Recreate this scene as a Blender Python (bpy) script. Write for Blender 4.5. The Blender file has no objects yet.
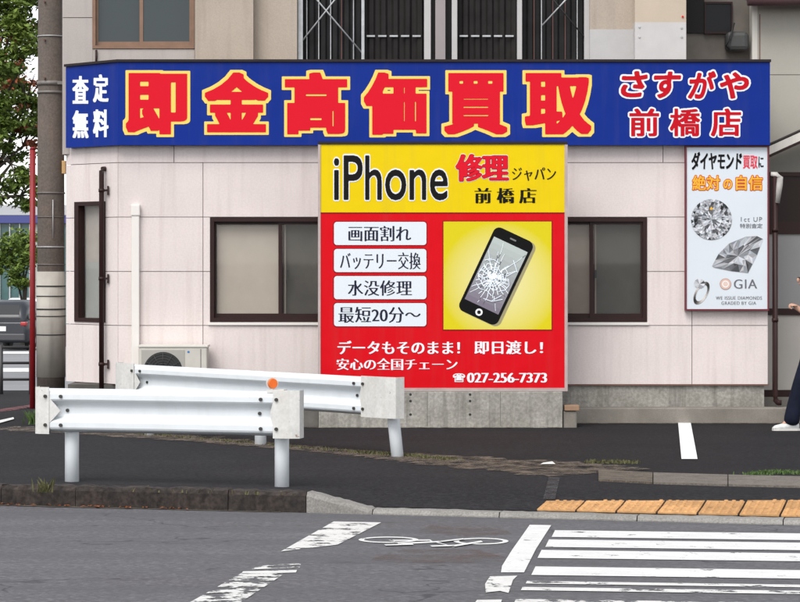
import bpy, bmesh, math, random
import numpy as np
from mathutils import Vector, Matrix

R = math.radians
random.seed(7)
scene = bpy.context.scene
COL = scene.collection

# ---------------------------------------------------------------- camera, sky, sun, exposure
CAMZ, FOC, CX, CY = 1.8, 2400.0, 400.0, 260.0      # eye height; focal length and horizon in photo pixels
cam = bpy.data.cameras.new('camera')
cam.sensor_width = 36.0
cam.lens = FOC / 800.0 * 36.0
cam.shift_y = -(301.0 - CY) / 800.0
cam.clip_start = 0.1
cam.clip_end = 3000.0
camo = bpy.data.objects.new('camera', cam)
camo.location = (0, 0, CAMZ)
camo.rotation_euler = (R(90), 0, 0)
COL.objects.link(camo)
scene.camera = camo

SUN_EL, SUN_AZ = 52.0, 205.0                       # azimuth clockwise from +Y (away from camera)
world = bpy.data.worlds.new('World')
scene.world = world
world.use_nodes = True
wn = world.node_tree
bg = wn.nodes['Background']
sky = wn.nodes.new('ShaderNodeTexSky')
sky.sky_type = 'NISHITA'
sky.sun_disc = False
sky.sun_elevation = R(SUN_EL)
sky.sun_rotation = R(SUN_AZ)
sky.air_density = 1.0
sky.dust_density = 1.0
sky.ozone_density = 1.0
hsv = wn.nodes.new('ShaderNodeHueSaturation')
hsv.inputs['Saturation'].default_value = 0.2
wn.links.new(sky.outputs[0], hsv.inputs['Color'])
wn.links.new(hsv.outputs[0], bg.inputs[0])
bg.inputs[1].default_value = 0.15
sl = bpy.data.lights.new('sun', 'SUN')
sl.energy = 1.5
sl.angle = R(35)
sl.color = (1.0, 0.97, 0.92)
so = bpy.data.objects.new('sun', sl)
az, el = R(SUN_AZ), R(SUN_EL)
sd = Vector((math.sin(az) * math.cos(el), math.cos(az) * math.cos(el), math.sin(el)))
so.rotation_euler = sd.to_track_quat('Z', 'Y').to_euler()
so.location = (0, -10, 30)
COL.objects.link(so)
scene.view_settings.view_transform = 'Standard'
scene.view_settings.look = 'None'
scene.view_settings.exposure = 0.78
scene.view_settings.gamma = 1.0

# ---------------------------------------------------------------- survey helpers (photo measurements -> metres)
def ray(px, py):
    return Vector(((px - CX) / FOC, 1.0, (CY - py) / FOC))
def at(px, py, Y):
    d = ray(px, py)
    return Vector((d.x * Y, Y, CAMZ + d.z * Y))
def hit(px, py, p, n):
    d = ray(px, py)
    o = Vector((0, 0, CAMZ))
    return o + d * ((Vector(p) - o).dot(n) / d.dot(n))

# ---------------------------------------------------------------- materials
def srgb(r, g, b):
    f = lambda c: (c / 255 / 12.92) if c / 255 <= 0.04045 else ((c / 255 + 0.055) / 1.055) ** 2.4
    return (f(r), f(g), f(b))

MATS = {}
def mat(name, col, rough=0.6, var=0.0, vscale=3.0, col2=None, fine=0.0, fscale=200.0, bump=0.0, bscale=150.0,
        metal=0.0, streak=0.0, spec=0.5, seed=0.0, objvar=0.0, coat=0.0, streak_col=(0.12, 0.11, 0.1), rvar=0.0, grain=0.0, spot=None, tracks=0.0, cracks=0.0, ripple=0.0):
    """Principled material: broad blotches (var), fine speckle (fine), rain streaks (streak), bump."""
    if name in MATS:
        return MATS[name]
    m = bpy.data.materials.new(name)
    m.use_nodes = True
    nt = m.node_tree
    N, L = nt.nodes, nt.links
    b = N['Principled BSDF']
    b.inputs['Roughness'].default_value = rough
    b.inputs['Metallic'].default_value = metal
    b.inputs['Specular IOR Level'].default_value = spec
    b.inputs['Coat Weight'].default_value = coat
    geo = N.new('ShaderNodeNewGeometry')
    pos = geo.outputs['Position']
    if seed:
        va = N.new('ShaderNodeVectorMath'); va.operation = 'ADD'
        va.inputs[1].default_value = (seed, seed * 1.7, seed * .6)
        L.new(pos, va.inputs[0]); pos = va.outputs[0]
    def noise(scale, detail=4, vec=None, rough_=.6):
        n = N.new('ShaderNodeTexNoise')
        n.inputs['Scale'].default_value = scale
        n.inputs['Detail'].default_value = detail
        n.inputs['Roughness'].default_value = rough_
        L.new(vec or pos, n.inputs['Vector'])
        return n.outputs['Fac']
    def ramp(fac, lo, hi):
        r = N.new('ShaderNodeMapRange')
        r.inputs['From Min'].default_value = lo
        r.inputs['From Max'].default_value = hi
        L.new(fac, r.inputs['Value'])
        return r.outputs[0]
    def mix(fac, a, bcol, mode='MIX'):
        x = N.new('ShaderNodeMix'); x.data_type = 'RGBA'; x.blend_type = mode
        if isinstance(fac, float): x.inputs[0].default_value = fac
        else: L.new(fac, x.inputs[0])
        for i, c in ((6, a), (7, bcol)):
            if isinstance(c, tuple): x.inputs[i].default_value = (*c, 1)
            else: L.new(c, x.inputs[i])
        return x.outputs[2]
    def mul(s, k):
        x = N.new('ShaderNodeMath'); x.operation = 'MULTIPLY'
        L.new(s, x.inputs[0]); x.inputs[1].default_value = k
        return x.outputs[0]
    c = tuple(col)
    if var > 0:
        c2 = col2 or tuple(v * (1 - var) for v in col)
        f = ramp(noise(vscale), .3, .7)
        c = mix(f if col2 is None else mul(f, var), c, c2)
    if fine > 0:
        f = ramp(noise(fscale, 2), .35, .65)
        dark = mix(fine, c, (0.0, 0.0, 0.0)) if not isinstance(c, tuple) else tuple(v * (1 - fine) for v in c)
        c = mix(f, c, dark)
    if grain > 0:                              # pale and dark aggregate showing in the binder
        vo = N.new('ShaderNodeTexVoronoi'); vo.inputs['Scale'].default_value = 48
        L.new(pos, vo.inputs['Vector'])
        sp = N.new('ShaderNodeSeparateColor'); L.new(vo.outputs['Color'], sp.inputs[0])
        light = tuple(min(1, v * 1.9) for v in col); dark_ = tuple(v * .45 for v in col)
        c = mix(mul(ramp(sp.outputs[0], .72, .95), grain), c, light)
        c = mix(mul(ramp(sp.outputs[1], .72, .95), grain), c, dark_)
        mp2 = N.new('ShaderNodeMapping'); mp2.inputs['Scale'].default_value = (.25, 1.6, 1); L.new(pos, mp2.inputs[0])
        c = mix(mul(ramp(noise(1.1, 5, mp2.outputs[0]), .45, .75), .35), c, tuple(v * .6 for v in col))
    if streak > 0:
        mp = N.new('ShaderNodeMapping')
        mp.inputs['Scale'].default_value = (6, 6, .35)
        L.new(pos, mp.inputs[0])
        f = ramp(noise(1.6, 6, mp.outputs[0]), .5, .78)
        c = mix(mul(f, streak), c, streak_col)
    if spot:                                   # chips and rust spots: (colour, scale, threshold, amount)
        c = mix(mul(ramp(noise(spot[1], 6, None, .7), spot[2], spot[2] + .05), spot[3]), c, spot[0])
    if tracks > 0:                             # bands worn by tyres along the road, oil drips between them
        mp3 = N.new('ShaderNodeMapping'); mp3.inputs['Rotation'].default_value = (0, 0, .2); mp3.inputs['Scale'].default_value = (.06, 1.0, 1); L.new(pos, mp3.inputs[0])
        c = mix(mul(ramp(noise(1.3, 4, mp3.outputs[0]), .42, .62), tracks), c, tuple(v * .62 for v in col))
        c = mix(mul(ramp(noise(2.3, 5), .62, .72), tracks * .8), c, tuple(v * .55 for v in col))
    if cracks > 0:
        wv = N.new('ShaderNodeVectorMath'); wv.operation = 'ADD'
        nz_ = N.new('ShaderNodeTexNoise'); nz_.inputs['Scale'].default_value = 3.0; L.new(pos, nz_.inputs['Vector'])
        sc_ = N.new('ShaderNodeVectorMath'); sc_.operation = 'SCALE'; sc_.inputs['Scale'].default_value = .5
        L.new(nz_.outputs['Color'], sc_.inputs[0]); L.new(pos, wv.inputs[0]); L.new(sc_.outputs[0], wv.inputs[1])
        v2 = N.new('ShaderNodeTexVoronoi'); v2.feature = 'DISTANCE_TO_EDGE'; v2.inputs['Scale'].default_value = .55; L.new(wv.outputs[0], v2.inputs['Vector'])
        f = ramp(v2.outputs['Distance'], .010, .002)
        fm = N.new('ShaderNodeMath'); fm.operation = 'MULTIPLY'; L.new(f, fm.inputs[0]); L.new(ramp(noise(.8, 3), .48, .56), fm.inputs[1])
        c = mix(mul(fm.outputs[0], cracks), c, tuple(v * .3 for v in col))
    if objvar > 0:
        oi = N.new('ShaderNodeObjectInfo')
        r = N.new('ShaderNodeMapRange')
        r.inputs['To Min'].default_value = 1 - objvar
        r.inputs['To Max'].default_value = 1 + objvar * .5
        L.new(oi.outputs['Random'], r.inputs['Value'])
        cc = N.new('ShaderNodeCombineColor')
        for i in range(3): L.new(r.outputs[0], cc.inputs[i])
        c = mix(1.0, c, cc.outputs[0], 'MULTIPLY')
    if isinstance(c, tuple): b.inputs['Base Color'].default_value = (*c, 1)
    else: L.new(c, b.inputs['Base Color'])
    if rvar > 0:
        r = N.new('ShaderNodeMapRange')
        r.inputs['To Min'].default_value = max(0, rough - rvar)
        r.inputs['To Max'].default_value = min(1, rough + rvar)
        L.new(noise(4.0), r.inputs['Value']); L.new(r.outputs[0], b.inputs['Roughness'])
    if ripple > 0 and bump <= 0:               # slightly buckled sheet
        bp = N.new('ShaderNodeBump'); bp.inputs['Strength'].default_value = ripple; bp.inputs['Distance'].default_value = .05
        L.new(noise(1.7, 2), bp.inputs['Height']); L.new(bp.outputs[0], b.inputs['Normal'])
    if bump > 0:
        bp = N.new('ShaderNodeBump')
        bp.inputs['Strength'].default_value = min(1, bump)
        bp.inputs['Distance'].default_value = .004
        L.new(noise(bscale, 3), bp.inputs['Height'])
        L.new(bp.outputs[0], b.inputs['Normal'])
    MATS[name] = m
    return m

def print_mat():
    """flat print: colour comes with the faces of the printed mesh"""
    m = bpy.data.materials.new('printed_vinyl'); m.use_nodes = True
    nt = m.node_tree
    a = nt.nodes.new('ShaderNodeAttribute'); a.attribute_name = 'ink'
    b = nt.nodes['Principled BSDF']; b.inputs['Roughness'].default_value = .55; b.inputs['Specular IOR Level'].default_value = .12
    nt.links.new(a.outputs['Color'], b.inputs['Base Color'])
    return m
def glass_mat(name, tint, gloss_rough=.03, frost=0.0, refl=1.0):
    """window glass: see-through with fresnel reflection; frost mixes in a milky layer"""
    m = bpy.data.materials.new(name); m.use_nodes = True
    nt = m.node_tree; N, L = nt.nodes, nt.links
    N.remove(N['Principled BSDF'])
    tr = N.new('ShaderNodeBsdfTransparent'); tr.inputs[0].default_value = (*tint, 1)
    df = N.new('ShaderNodeBsdfDiffuse'); df.inputs[0].default_value = (*tint, 1)
    gl = N.new('ShaderNodeBsdfGlossy'); gl.inputs['Roughness'].default_value = gloss_rough
    fr = N.new('ShaderNodeFresnel'); fr.inputs[0].default_value = 1.5
    m1 = N.new('ShaderNodeMixShader'); m1.inputs[0].default_value = frost
    m2 = N.new('ShaderNodeMixShader')
    mm = N.new('ShaderNodeMath'); mm.operation = 'MULTIPLY'; mm.inputs[1].default_value = refl
    ge = N.new('ShaderNodeNewGeometry'); inv = N.new('ShaderNodeMath'); inv.operation = 'SUBTRACT'; inv.inputs[0].default_value = 1
    ml = N.new('ShaderNodeMath'); ml.operation = 'MULTIPLY'          # the inner face of the pane adds no second reflection
    L.new(ge.outputs['Backfacing'], inv.inputs[1]); L.new(inv.outputs[0], ml.inputs[1])
    L.new(fr.outputs[0], mm.inputs[0]); L.new(mm.outputs[0], ml.inputs[0]); L.new(ml.outputs[0], m2.inputs[0])
    L.new(tr.outputs[0], m1.inputs[1]); L.new(df.outputs[0], m1.inputs[2])
    L.new(m1.outputs[0], m2.inputs[1]); L.new(gl.outputs[0], m2.inputs[2])
    L.new(m2.outputs[0], N['Material Output'].inputs[0])
    return m
def worn_paint(name, col, wear=.5, scale=9.0, soft=.02, cover=1.0):
    """road paint that has flaked away in patches (bare road shows through)"""
    m = mat(name, col, .7, var=.14, vscale=5, fine=.12, fscale=60)
    nt = m.node_tree; N, L = nt.nodes, nt.links
    geo = N.new('ShaderNodeNewGeometry')
    mp = N.new('ShaderNodeMapping'); mp.inputs['Scale'].default_value = (1.0, .75, 1)
    L.new(geo.outputs['Position'], mp.inputs[0])
    n = N.new('ShaderNodeTexNoise'); n.inputs['Scale'].default_value = scale; n.inputs['Detail'].default_value = 9
    n.inputs['Roughness'].default_value = .72
    L.new(mp.outputs[0], n.inputs['Vector'])
    r = N.new('ShaderNodeMapRange'); r.inputs['From Min'].default_value = wear - soft; r.inputs['From Max'].default_value = wear + soft
    r.inputs['To Min'].default_value = 1 - cover
    L.new(n.outputs['Fac'], r.inputs['Value'])
    t = N.new('ShaderNodeBsdfTransparent'); ms = N.new('ShaderNodeMixShader')
    L.new(r.outputs[0], ms.inputs[0]); L.new(N['Principled BSDF'].outputs[0], ms.inputs[1]); L.new(t.outputs[0], ms.inputs[2])
    L.new(ms.outputs[0], N['Material Output'].inputs[0])
    return m

M_PRINT = print_mat()
M_WALL = mat('pink_white_siding', (.715, .63, .605), .85, var=.09, vscale=1.1, fine=.07, fscale=45, bump=.4, bscale=120, streak=.26, objvar=.035, streak_col=(.30, .22, .19))
M_JOINT = mat('joint_sealant', (.44, .385, .37), .9)
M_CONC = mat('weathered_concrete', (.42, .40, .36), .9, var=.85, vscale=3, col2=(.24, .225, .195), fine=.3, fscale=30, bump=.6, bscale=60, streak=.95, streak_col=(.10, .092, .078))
M_CONC2 = mat('grey_concrete', (.25, .225, .195), .9, var=.8, vscale=3, col2=(.15, .135, .115), fine=.15, fscale=80, bump=.5, bscale=80, streak=.35)
M_BROWN = mat('dark_brown_aluminium', (.030, .013, .012), .45, var=.2, vscale=6, spec=.2)
M_BRONZE = mat('bronze_aluminium', (.23, .125, .075), .4, var=.25, vscale=7)
M_BLUE = mat('blue_sign_film', (.0012, .022, .225), .5, var=.12, vscale=1.2, rvar=.08, spec=.15, streak=.10, ripple=.25, streak_col=(.12, .10, .09))
M_RED = mat('red_sign_film', (.60, .0015, .008), .5, var=.04, vscale=2, rvar=.08, spec=.12, streak=.10, ripple=.25, streak_col=(.12, .10, .09))
M_YEL = mat('yellow_sign_film', (.72, .52, .001), .5, var=.03, vscale=2, rvar=.08, spec=.12, streak=.10, ripple=.25, streak_col=(.12, .10, .09))
M_CAP = mat('dark_flashing', (.024, .018, .019), .6, var=.2, spec=.2)
M_ALU = mat('grey_aluminium_frame', (.42, .40, .39), .45, metal=.3, var=.15, vscale=8)
M_MAROON = mat('maroon_sign_frame', (.13, .012, .022), .5)
M_WHITE_STEEL = mat('white_painted_steel', (.66, .69, .71), .55, var=.06, vscale=5, streak=.12, streak_col=(.35, .3, .24), rvar=.1, spec=.25, spot=((.22, .11, .06), 16, .70, .85))
M_WHITE_PLATE = mat('aged_white_paint', (.66, .65, .62), .65, var=.15, vscale=9, fine=.1, fscale=40, streak=.3, streak_col=(.4, .33, .25), spot=((.20, .10, .055), 14, .64, .8))
M_BOLT = mat('dark_bolt', (.06, .055, .05), .5, metal=.6)
M_PVC = mat('ivory_duct_plastic', (.72, .68, .64), .5, var=.06)
M_ACW = mat('ivory_unit_casing', (.52, .49, .44), .5, var=.12, vscale=5, streak=.2)
M_BLACK = mat('matt_black', (.016, .016, .017), .6)
M_POLE = mat('pole_concrete', (.175, .135, .112), .9, var=.8, vscale=4, col2=(.11, .095, .085), fine=.25, fscale=40, streak=.6, bump=.4, bscale=90)
M_JACKET = mat('pole_guard_sheet', (.42, .39, .345), .75, var=.25, vscale=3, streak=.5)
M_REDPAINT = mat('red_pole_paint', (.26, .007, .011), .5, var=.2, vscale=4)
M_BEIGE = mat('beige_render', (.43, .36, .295), .9, var=.1, vscale=2, fine=.1, fscale=70, streak=.25, bump=.4, bscale=90)
M_BEIGE_L = mat('pale_panel_cladding', (.43, .385, .36), .85, var=.08, vscale=2, fine=.08, fscale=70, streak=.2, objvar=.03)
M_PRIMER = mat('white_filler_coat', (.47, .455, .45), .85, var=.08, vscale=5, fine=.06)
M_DARKSHEET = mat('dark_corrugated_sheet', (.020, .0195, .021), .6, var=.4, vscale=5, streak=.35, streak_col=(.035, .03, .028), spec=.15)
M_GALV = mat('galvanised_steel', (.48, .49, .5), .5, metal=.25, var=.25, vscale=14)
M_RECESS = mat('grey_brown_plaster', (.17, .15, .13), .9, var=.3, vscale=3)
M_ASPHALT_ROAD = mat('road_asphalt', (.140, .140, .150), .9, spec=.2, var=.9, vscale=.55, col2=(.118, .110, .116), fine=.32, fscale=26, bump=.6, bscale=40, grain=.28, tracks=.55, cracks=.7)
M_ASPHALT_LOT = mat('dark_new_asphalt', (.0185, .0180, .0205), .9, spec=.14, var=.9, vscale=.8, col2=(.029, .0265, .0275), fine=.5, fscale=24, bump=1.0, bscale=40, grain=.5, tracks=.3, cracks=.4)
M_ASPHALT_PAVE = mat('pavement_asphalt', (.0215, .0212, .0245), .9, spec=.14, var=.9, vscale=1.0, col2=(.032, .0305, .0325), fine=.5, fscale=24, bump=1.0, bscale=40, grain=.5, tracks=.3)
M_GRIT = mat('dirt_and_grit', (.17, .135, .10), .95, var=1.0, vscale=9, col2=(.07, .058, .045), fine=.5, fscale=70, bump=1.0, bscale=60)
M_GRITW = worn_paint('scattered_grit', (.15, .118, .09), .51, 5.5, .12, .85)
M_KERB_OLD = mat('mossy_old_kerb', (.058, .042, .035), .95, var=.97, vscale=7, col2=(.018, .015, .014), fine=.6, fscale=26, bump=1, bscale=30, objvar=.15)
M_KERB = mat('pale_kerb_concrete', (.30, .285, .265), .9, var=.6, vscale=6, col2=(.19, .18, .165), fine=.3, fscale=70, bump=.8, bscale=60, objvar=.1)
M_TACTILE = mat('ochre_tactile_tile', (.60, .34, .15), .9, spec=.2, var=.5, vscale=5, col2=(.46, .245, .105), fine=.22, fscale=16, objvar=.18, spot=((.10, .07, .05), 9, .62, .5))
M_PAINT = worn_paint('white_road_paint', (.74, .735, .725), .625, 7)
M_PAINT_W = worn_paint('worn_road_paint', (.70, .69, .67), .55, 5)
M_PAINT_VW = worn_paint('very_worn_road_paint', (.68, .67, .65), .50, 7)
M_LEAF = mat('weed_green', (.07, .13, .025), .7, var=.5, vscale=20)

# ---------------------------------------------------------------- mesh builder
class MB:
    def __init__(s): s.v = []; s.f = []; s.c = []; s.sm = []
    def add(s, vs, fs, col=None, smooth=False):
        o = len(s.v); s.v += [tuple(p) for p in vs]
        for f in fs: s.f.append([i + o for i in f]); s.c.append(col); s.sm.append(smooth)
        return s
    def box(s, x0, x1, y0, y1, z0, z1, col=None):
        vs = [(x, y, z) for z in (z0, z1) for y in (y0, y1) for x in (x0, x1)]
        return s.add(vs, [(0, 2, 3, 1), (4, 5, 7, 6), (0, 1, 5, 4), (2, 6, 7, 3), (0, 4, 6, 2), (1, 3, 7, 5)], col)
    def rbox(s, x0, x1, y0, y1, z0, z1, b=.01, seg=2):
        bm = bmesh.new()
        bmesh.ops.create_cube(bm, size=1)
        for v in bm.verts:
            v.co = ((x0 + x1) / 2 + v.co.x * (x1 - x0), (y0 + y1) / 2 + v.co.y * (y1 - y0), (z0 + z1) / 2 + v.co.z * (z1 - z0))
        bmesh.ops.bevel(bm, geom=bm.edges[:], offset=b, segments=seg, affect='EDGES', profile=.5)
        bm.verts.index_update()
        s.add([v.co[:] for v in bm.verts], [[v.index for v in f.verts] for f in bm.faces])
        bm.free(); return s
    def tube(s, path, r, n=12, cap=True, smooth=True, col=None):
        path = [Vector(p) for p in path]
        rs = r if isinstance(r, (list, tuple)) else [r] * len(path)
        vs = []; up = Vector((0, 0, 1))
        for i, p in enumerate(path):
            t = (path[min(i + 1, len(path) - 1)] - path[max(i - 1, 0)]).normalized()
            a = t.cross(up if abs(t.z) < .95 else Vector((0, 1, 0))).normalized()
            bb = t.cross(a)
            for k in range(n):
                w = 2 * math.pi * k / n
                vs.append(p + a * math.cos(w) * rs[i] + bb * math.sin(w) * rs[i])
        fs = []
        for i in range(len(path) - 1):
            for k in range(n):
                fs.append((i * n + k, i * n + (k + 1) % n, (i + 1) * n + (k + 1) % n, (i + 1) * n + k))
        s.add(vs, fs, col, smooth)
        if cap:
            o = len(s.v) - len(vs)
            s.f.append(list(range(o, o + n))[::-1]); s.c.append(col); s.sm.append(False)
            s.f.append(list(range(o + (len(path) - 1) * n, o + len(path) * n))); s.c.append(col); s.sm.append(False)
        return s
    def prism(s, poly, d, col=None):
        """poly: ordered 3D points of a flat outline, d: extrusion vector"""
        n = len(poly); d = Vector(d)
        vs = [Vector(p) for p in poly] + [Vector(p) + d for p in poly]
        return s.add(vs, [tuple(range(n))[::-1], tuple(range(n, 2 * n))] + [(i, (i + 1) % n, n + (i + 1) % n, n + i) for i in range(n)], col)
    def poly(s, pts, col=None): return s.add(pts, [tuple(range(len(pts)))], col)
    def build(s, name, material, parent=None, origin=None, flip=True):
        vs = [Vector(v) for v in s.v]
        if parent is not None:
            o = world_loc(parent)
        elif origin is not None: o = Vector(origin)
        else:
            xs = [v.x for v in vs]; ys = [v.y for v in vs]
            o = Vector(((min(xs) + max(xs)) / 2, (min(ys) + max(ys)) / 2, min(v.z for v in vs)))
        me = bpy.data.meshes.new(name)
        me.from_pydata([tuple(v - o) for v in vs], [], s.f)
        if any(s.sm): me.polygons.foreach_set('use_smooth', s.sm)
        if any(c is not None for c in s.c):
            at_ = me.attributes.new('ink', 'FLOAT_COLOR', 'FACE')
            buf = []
            for c in s.c: buf += [*(c or (1, 1, 1)), 1.0]
            at_.data.foreach_set('color', buf)
        if flip:
            bm = bmesh.new(); bm.from_mesh(me); bmesh.ops.recalc_face_normals(bm, faces=bm.faces[:]); bm.to_mesh(me); bm.free()
        me.materials.append(material)
        ob = bpy.data.objects.new(name, me)
        COL.objects.link(ob)
        if parent is not None: ob.parent = parent
        else: ob.location = o
        return ob
def world_loc(o):
    p = Vector(o.location)
    while o.parent is not None:
        o = o.parent; p = p + Vector(o.location)
    return p
def tag(o, label, cat, group=None, kind=None):
    o['label'] = label; o['category'] = cat
    if group: o['group'] = group
    if kind: o['kind'] = kind
    return o
def thing(name, label, cat, loc, group=None, rz=0):
    e = bpy.data.objects.new(name, None)
    e.empty_display_size = .2; e.location = loc; e.rotation_euler = (0, 0, rz)
    COL.objects.link(e); return tag(e, label, cat, group)
def struct(o, label=None):
    o['kind'] = 'structure'
    if label: o['label'] = label
    return o
def copy_tree(o, parent=None):
    c = o.copy(); COL.objects.link(c)
    if parent is not None: c.parent = parent
    for ch in list(o.children): copy_tree(ch, c)
    return c

# ---------------------------------------------------------------- lettering: glyph outlines -> weight -> flat mesh
def text_loops(txt, spacing=1.0):
    cu = bpy.data.curves.new('tmp', 'FONT'); cu.body = txt; cu.fill_mode = 'NONE'; cu.resolution_u = 4
    cu.space_character = spacing
    o = bpy.data.objects.new('tmp', cu); COL.objects.link(o)
    dg = bpy.context.evaluated_depsgraph_get()
    ev = o.evaluated_get(dg); m = ev.to_mesh()
    co = [(v.co.x, v.co.y) for v in m.vertices]
    seg = [(co[e.vertices[0]], co[e.vertices[1]]) for e in m.edges]
    ev.to_mesh_clear(); bpy.data.objects.remove(o); bpy.data.curves.remove(cu)
    return np.array(seg)                       # (n,2,2), direction kept
def raster(seg, res, pad):
    x0, y0 = seg.reshape(-1, 2).min(0) - pad; x1, y1 = seg.reshape(-1, 2).max(0) + pad
    W = int((x1 - x0) * res) + 2; H = int((y1 - y0) * res) + 2
    m = np.zeros((H, W), bool)
    a, b = seg[:, 0], seg[:, 1]
    xs = x0 + np.arange(W) / res
    for j in range(H):
        y = y0 + j / res + 1e-5
        up = (a[:, 1] <= y) & (b[:, 1] > y); dn = (b[:, 1] <= y) & (a[:, 1] > y)
        k = up | dn
        if not k.any(): continue
        A, B = a[k], b[k]
        xc = A[:, 0] + (y - A[:, 1]) / (B[:, 1] - A[:, 1]) * (B[:, 0] - A[:, 0])
        d = np.where(up[k], 1, -1)
        o = np.argsort(xc); xc = xc[o]; w = np.concatenate([[0], np.cumsum(d[o])])
        m[j] = w[np.searchsorted(xc, xs)] != 0
    return m
def dilate(m, rx, ry, disc=False):
    out = m.copy()
    if disc and rx > 0 and ry > 0:
        for dy in range(-ry, ry + 1):
            w = int(round(rx * math.sqrt(max(0, 1 - (dy / (ry + .3)) ** 2))))
            out |= np.roll(dilate(m, w, 0), dy, 0)
        return out
    for k in range(1, rx + 1): out |= np.roll(m, k, 1) | np.roll(m, -k, 1)
    if ry:
        b = out.copy()
        for k in range(1, ry + 1): out |= np.roll(b, k, 0) | np.roll(b, -k, 0)
    return out
def erode(m, rx, ry): return ~dilate(~m, rx, ry)
def contour_mesh(m):
    f = m.astype(float)
    for _ in range(2):
        f = (np.roll(f, 1, 0) + 2 * f + np.roll(f, -1, 0)) / 4
        f = (np.roll(f, 1, 1) + 2 * f + np.roll(f, -1, 1)) / 4
    s = f >= .5
    full = s[:-1, :-1] & s[1:, :-1] & s[:-1, 1:] & s[1:, 1:]
    anyc = s[:-1, :-1] | s[1:, :-1] | s[:-1, 1:] | s[1:, 1:]
    polys = []
    for j in range(full.shape[0]):
        row = np.concatenate([[0], full[j].astype(int), [0]]); d = np.diff(row)
        for i0, i1 in zip(np.where(d == 1)[0], np.where(d == -1)[0]):
            polys.append([(i0, j), (i1, j), (i1, j + 1), (i0, j + 1)])
    for j, i in zip(*np.where(anyc & ~full)):
        c = [(i, j), (i + 1, j), (i + 1, j + 1), (i, j + 1)]
        v = [f[y, x] for x, y in c]; p = []
        for k in range(4):
            a, b = v[k], v[(k + 1) % 4]
            if a >= .5: p.append(c[k])
            if (a >= .5) != (b >= .5):
                t = (.5 - a) / (b - a)
                p.append((c[k][0] + t * (c[(k + 1) % 4][0] - c[k][0]), c[k][1] + t * (c[(k + 1) % 4][1] - c[k][1])))
        if len(p) >= 3: polys.append(p)
    return polys
def lettering(parent, txt, box, plane, layers, style='gothic', res=110, spacing=1.0, shear=0.0, name='lettering', nrm=None, label=None):
    """box = (x0, y0, x1, y1) of the ink of the innermost layer in the survey frame, plane = (point, normal).
    layers: list of (dx, dy, disc, material, lift) innermost last; dx, dy = extra weight in em."""
    p0, n = plane
    seg = text_loops(txt, spacing)
    if shear: seg = seg.copy(); seg[..., 0] += seg[..., 1] * shear
    base = raster(seg, res, .16)
    if style == 'mincho':
        base = erode(base, 0, max(1, int(.016 * res)))
        base = dilate(base, max(1, int(.013 * res)), 0)
    ms = []
    for dx, dy, disc, m_, lift in layers:
        ms.append(dilate(base, int(round(dx * res)), int(round(dy * res)), disc))
    ys, xs = np.where(ms[-1]); bx0, bx1, by0, by1 = xs.min(), xs.max() + 0, ys.min(), ys.max()
    X0, Y0, X1, Y1 = box
    obs = []
    cache = {}
    for k, (dx, dy, disc, m_, lift) in enumerate(layers):
        mb = MB()
        idx = {}
        for p in contour_mesh(ms[k]):
            ids = []
            for q in p:
                key = (round(q[0], 3), round(q[1], 3))
                if key not in idx:
                    px = X0 + (q[0] - bx0) / (bx1 - bx0) * (X1 - X0)
                    py = Y1 + (q[1] - by0) / (by1 - by0) * (Y0 - Y1)
                    idx[key] = len(mb.v); mb.v.append(tuple(hit(px, py, p0 + n * lift, n)))
                ids.append(idx[key])
            mb.f.append(ids); mb.c.append(None); mb.sm.append(False)
        ob = mb.build(name if k == len(layers) - 1 else name + '_outline', m_, parent, flip=False)
        obs.append(ob)
    return obs
FRONT = Vector((0, -1, 0))

# ================================================================= GROUND, ROAD, PAVEMENT
KS = -.24                                             # the kerb runs at a slight angle to the facade
def kerbY(x): return 17.95 + KS * x
RS = .0417                                            # the road falls towards its gutter
ROADN = Vector((RS * KS * -1, RS, 1)).normalized()    # plane z = -.11 + RS*(kerbY(x) - y)
def roadz(x, y): return -.11 + RS * (kerbY(x) - y)
def road_at(px, py, lift=.004):
    n = Vector((-RS * KS, RS, 1)).normalized()
    return hit(px, py, (0, 17.95, -.11 + lift), n)
def smooth(t): t = min(1, max(0, t)); return t * t * (3 - 2 * t)
def gz(x, y):
    z = 0.0
    if y > 28: z -= .036 * (min(y, 40) - 28)
    if y > 40: z -= .02 * (min(y, 95) - 40)
    d = y - kerbY(x)
    z -= .075 * smooth((x + .75) / .55) * (1 - smooth(d / 1.5))
    z += .022 * (1 - smooth((x + .9) / .4)) * (1 - smooth(d / 1.2))
    return z
def lot_at(px, py, lift=.0):
    p = hit(px, py, (0, 0, 0), Vector((0, 0, 1)))
    for _ in range(6):
        p = hit(px, py, (0, 0, gz(p.x, p.y) + lift), Vector((0, 0, 1)))
    return p
# ground: one sheet to the horizon, starting at the back of the kerb
xs = [-900, -300, -120, -60, -30, -18, -12, -8] + [-6 + .25 * i for i in range(49)] + [8, 12, 18, 30, 60, 120, 300, 900]
ds = [0.02, .1, .2, .3, .4, .5, .6, .8, 1, 1.25, 1.5, 2, 3, 4, 5, 6, 7, 8, 9, 10, 11, 13, 16, 19, 22, 26, 30, 36, 44, 54, 66, 80, 120, 200, 400, 900, 1800]
mb = MB()
for d in ds:
    for x in xs:
        xx = max(-40, min(40, x)); y = kerbY(xx) + .14 + d
        mb.v.append((x, y, gz(xx, y)))
nx = len(xs)
for j in range(len(ds) - 1):
    for i in range(nx - 1):
        mb.f.append([j * nx + i, j * nx + i + 1, (j + 1) * nx + i + 1, (j + 1) * nx + i]); mb.c.append(None); mb.sm.append(True)
struct(mb.build('ground', M_ASPHALT_LOT, None, (0, 0, 0)), 'dark asphalt forecourt in front of the shop')
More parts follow.
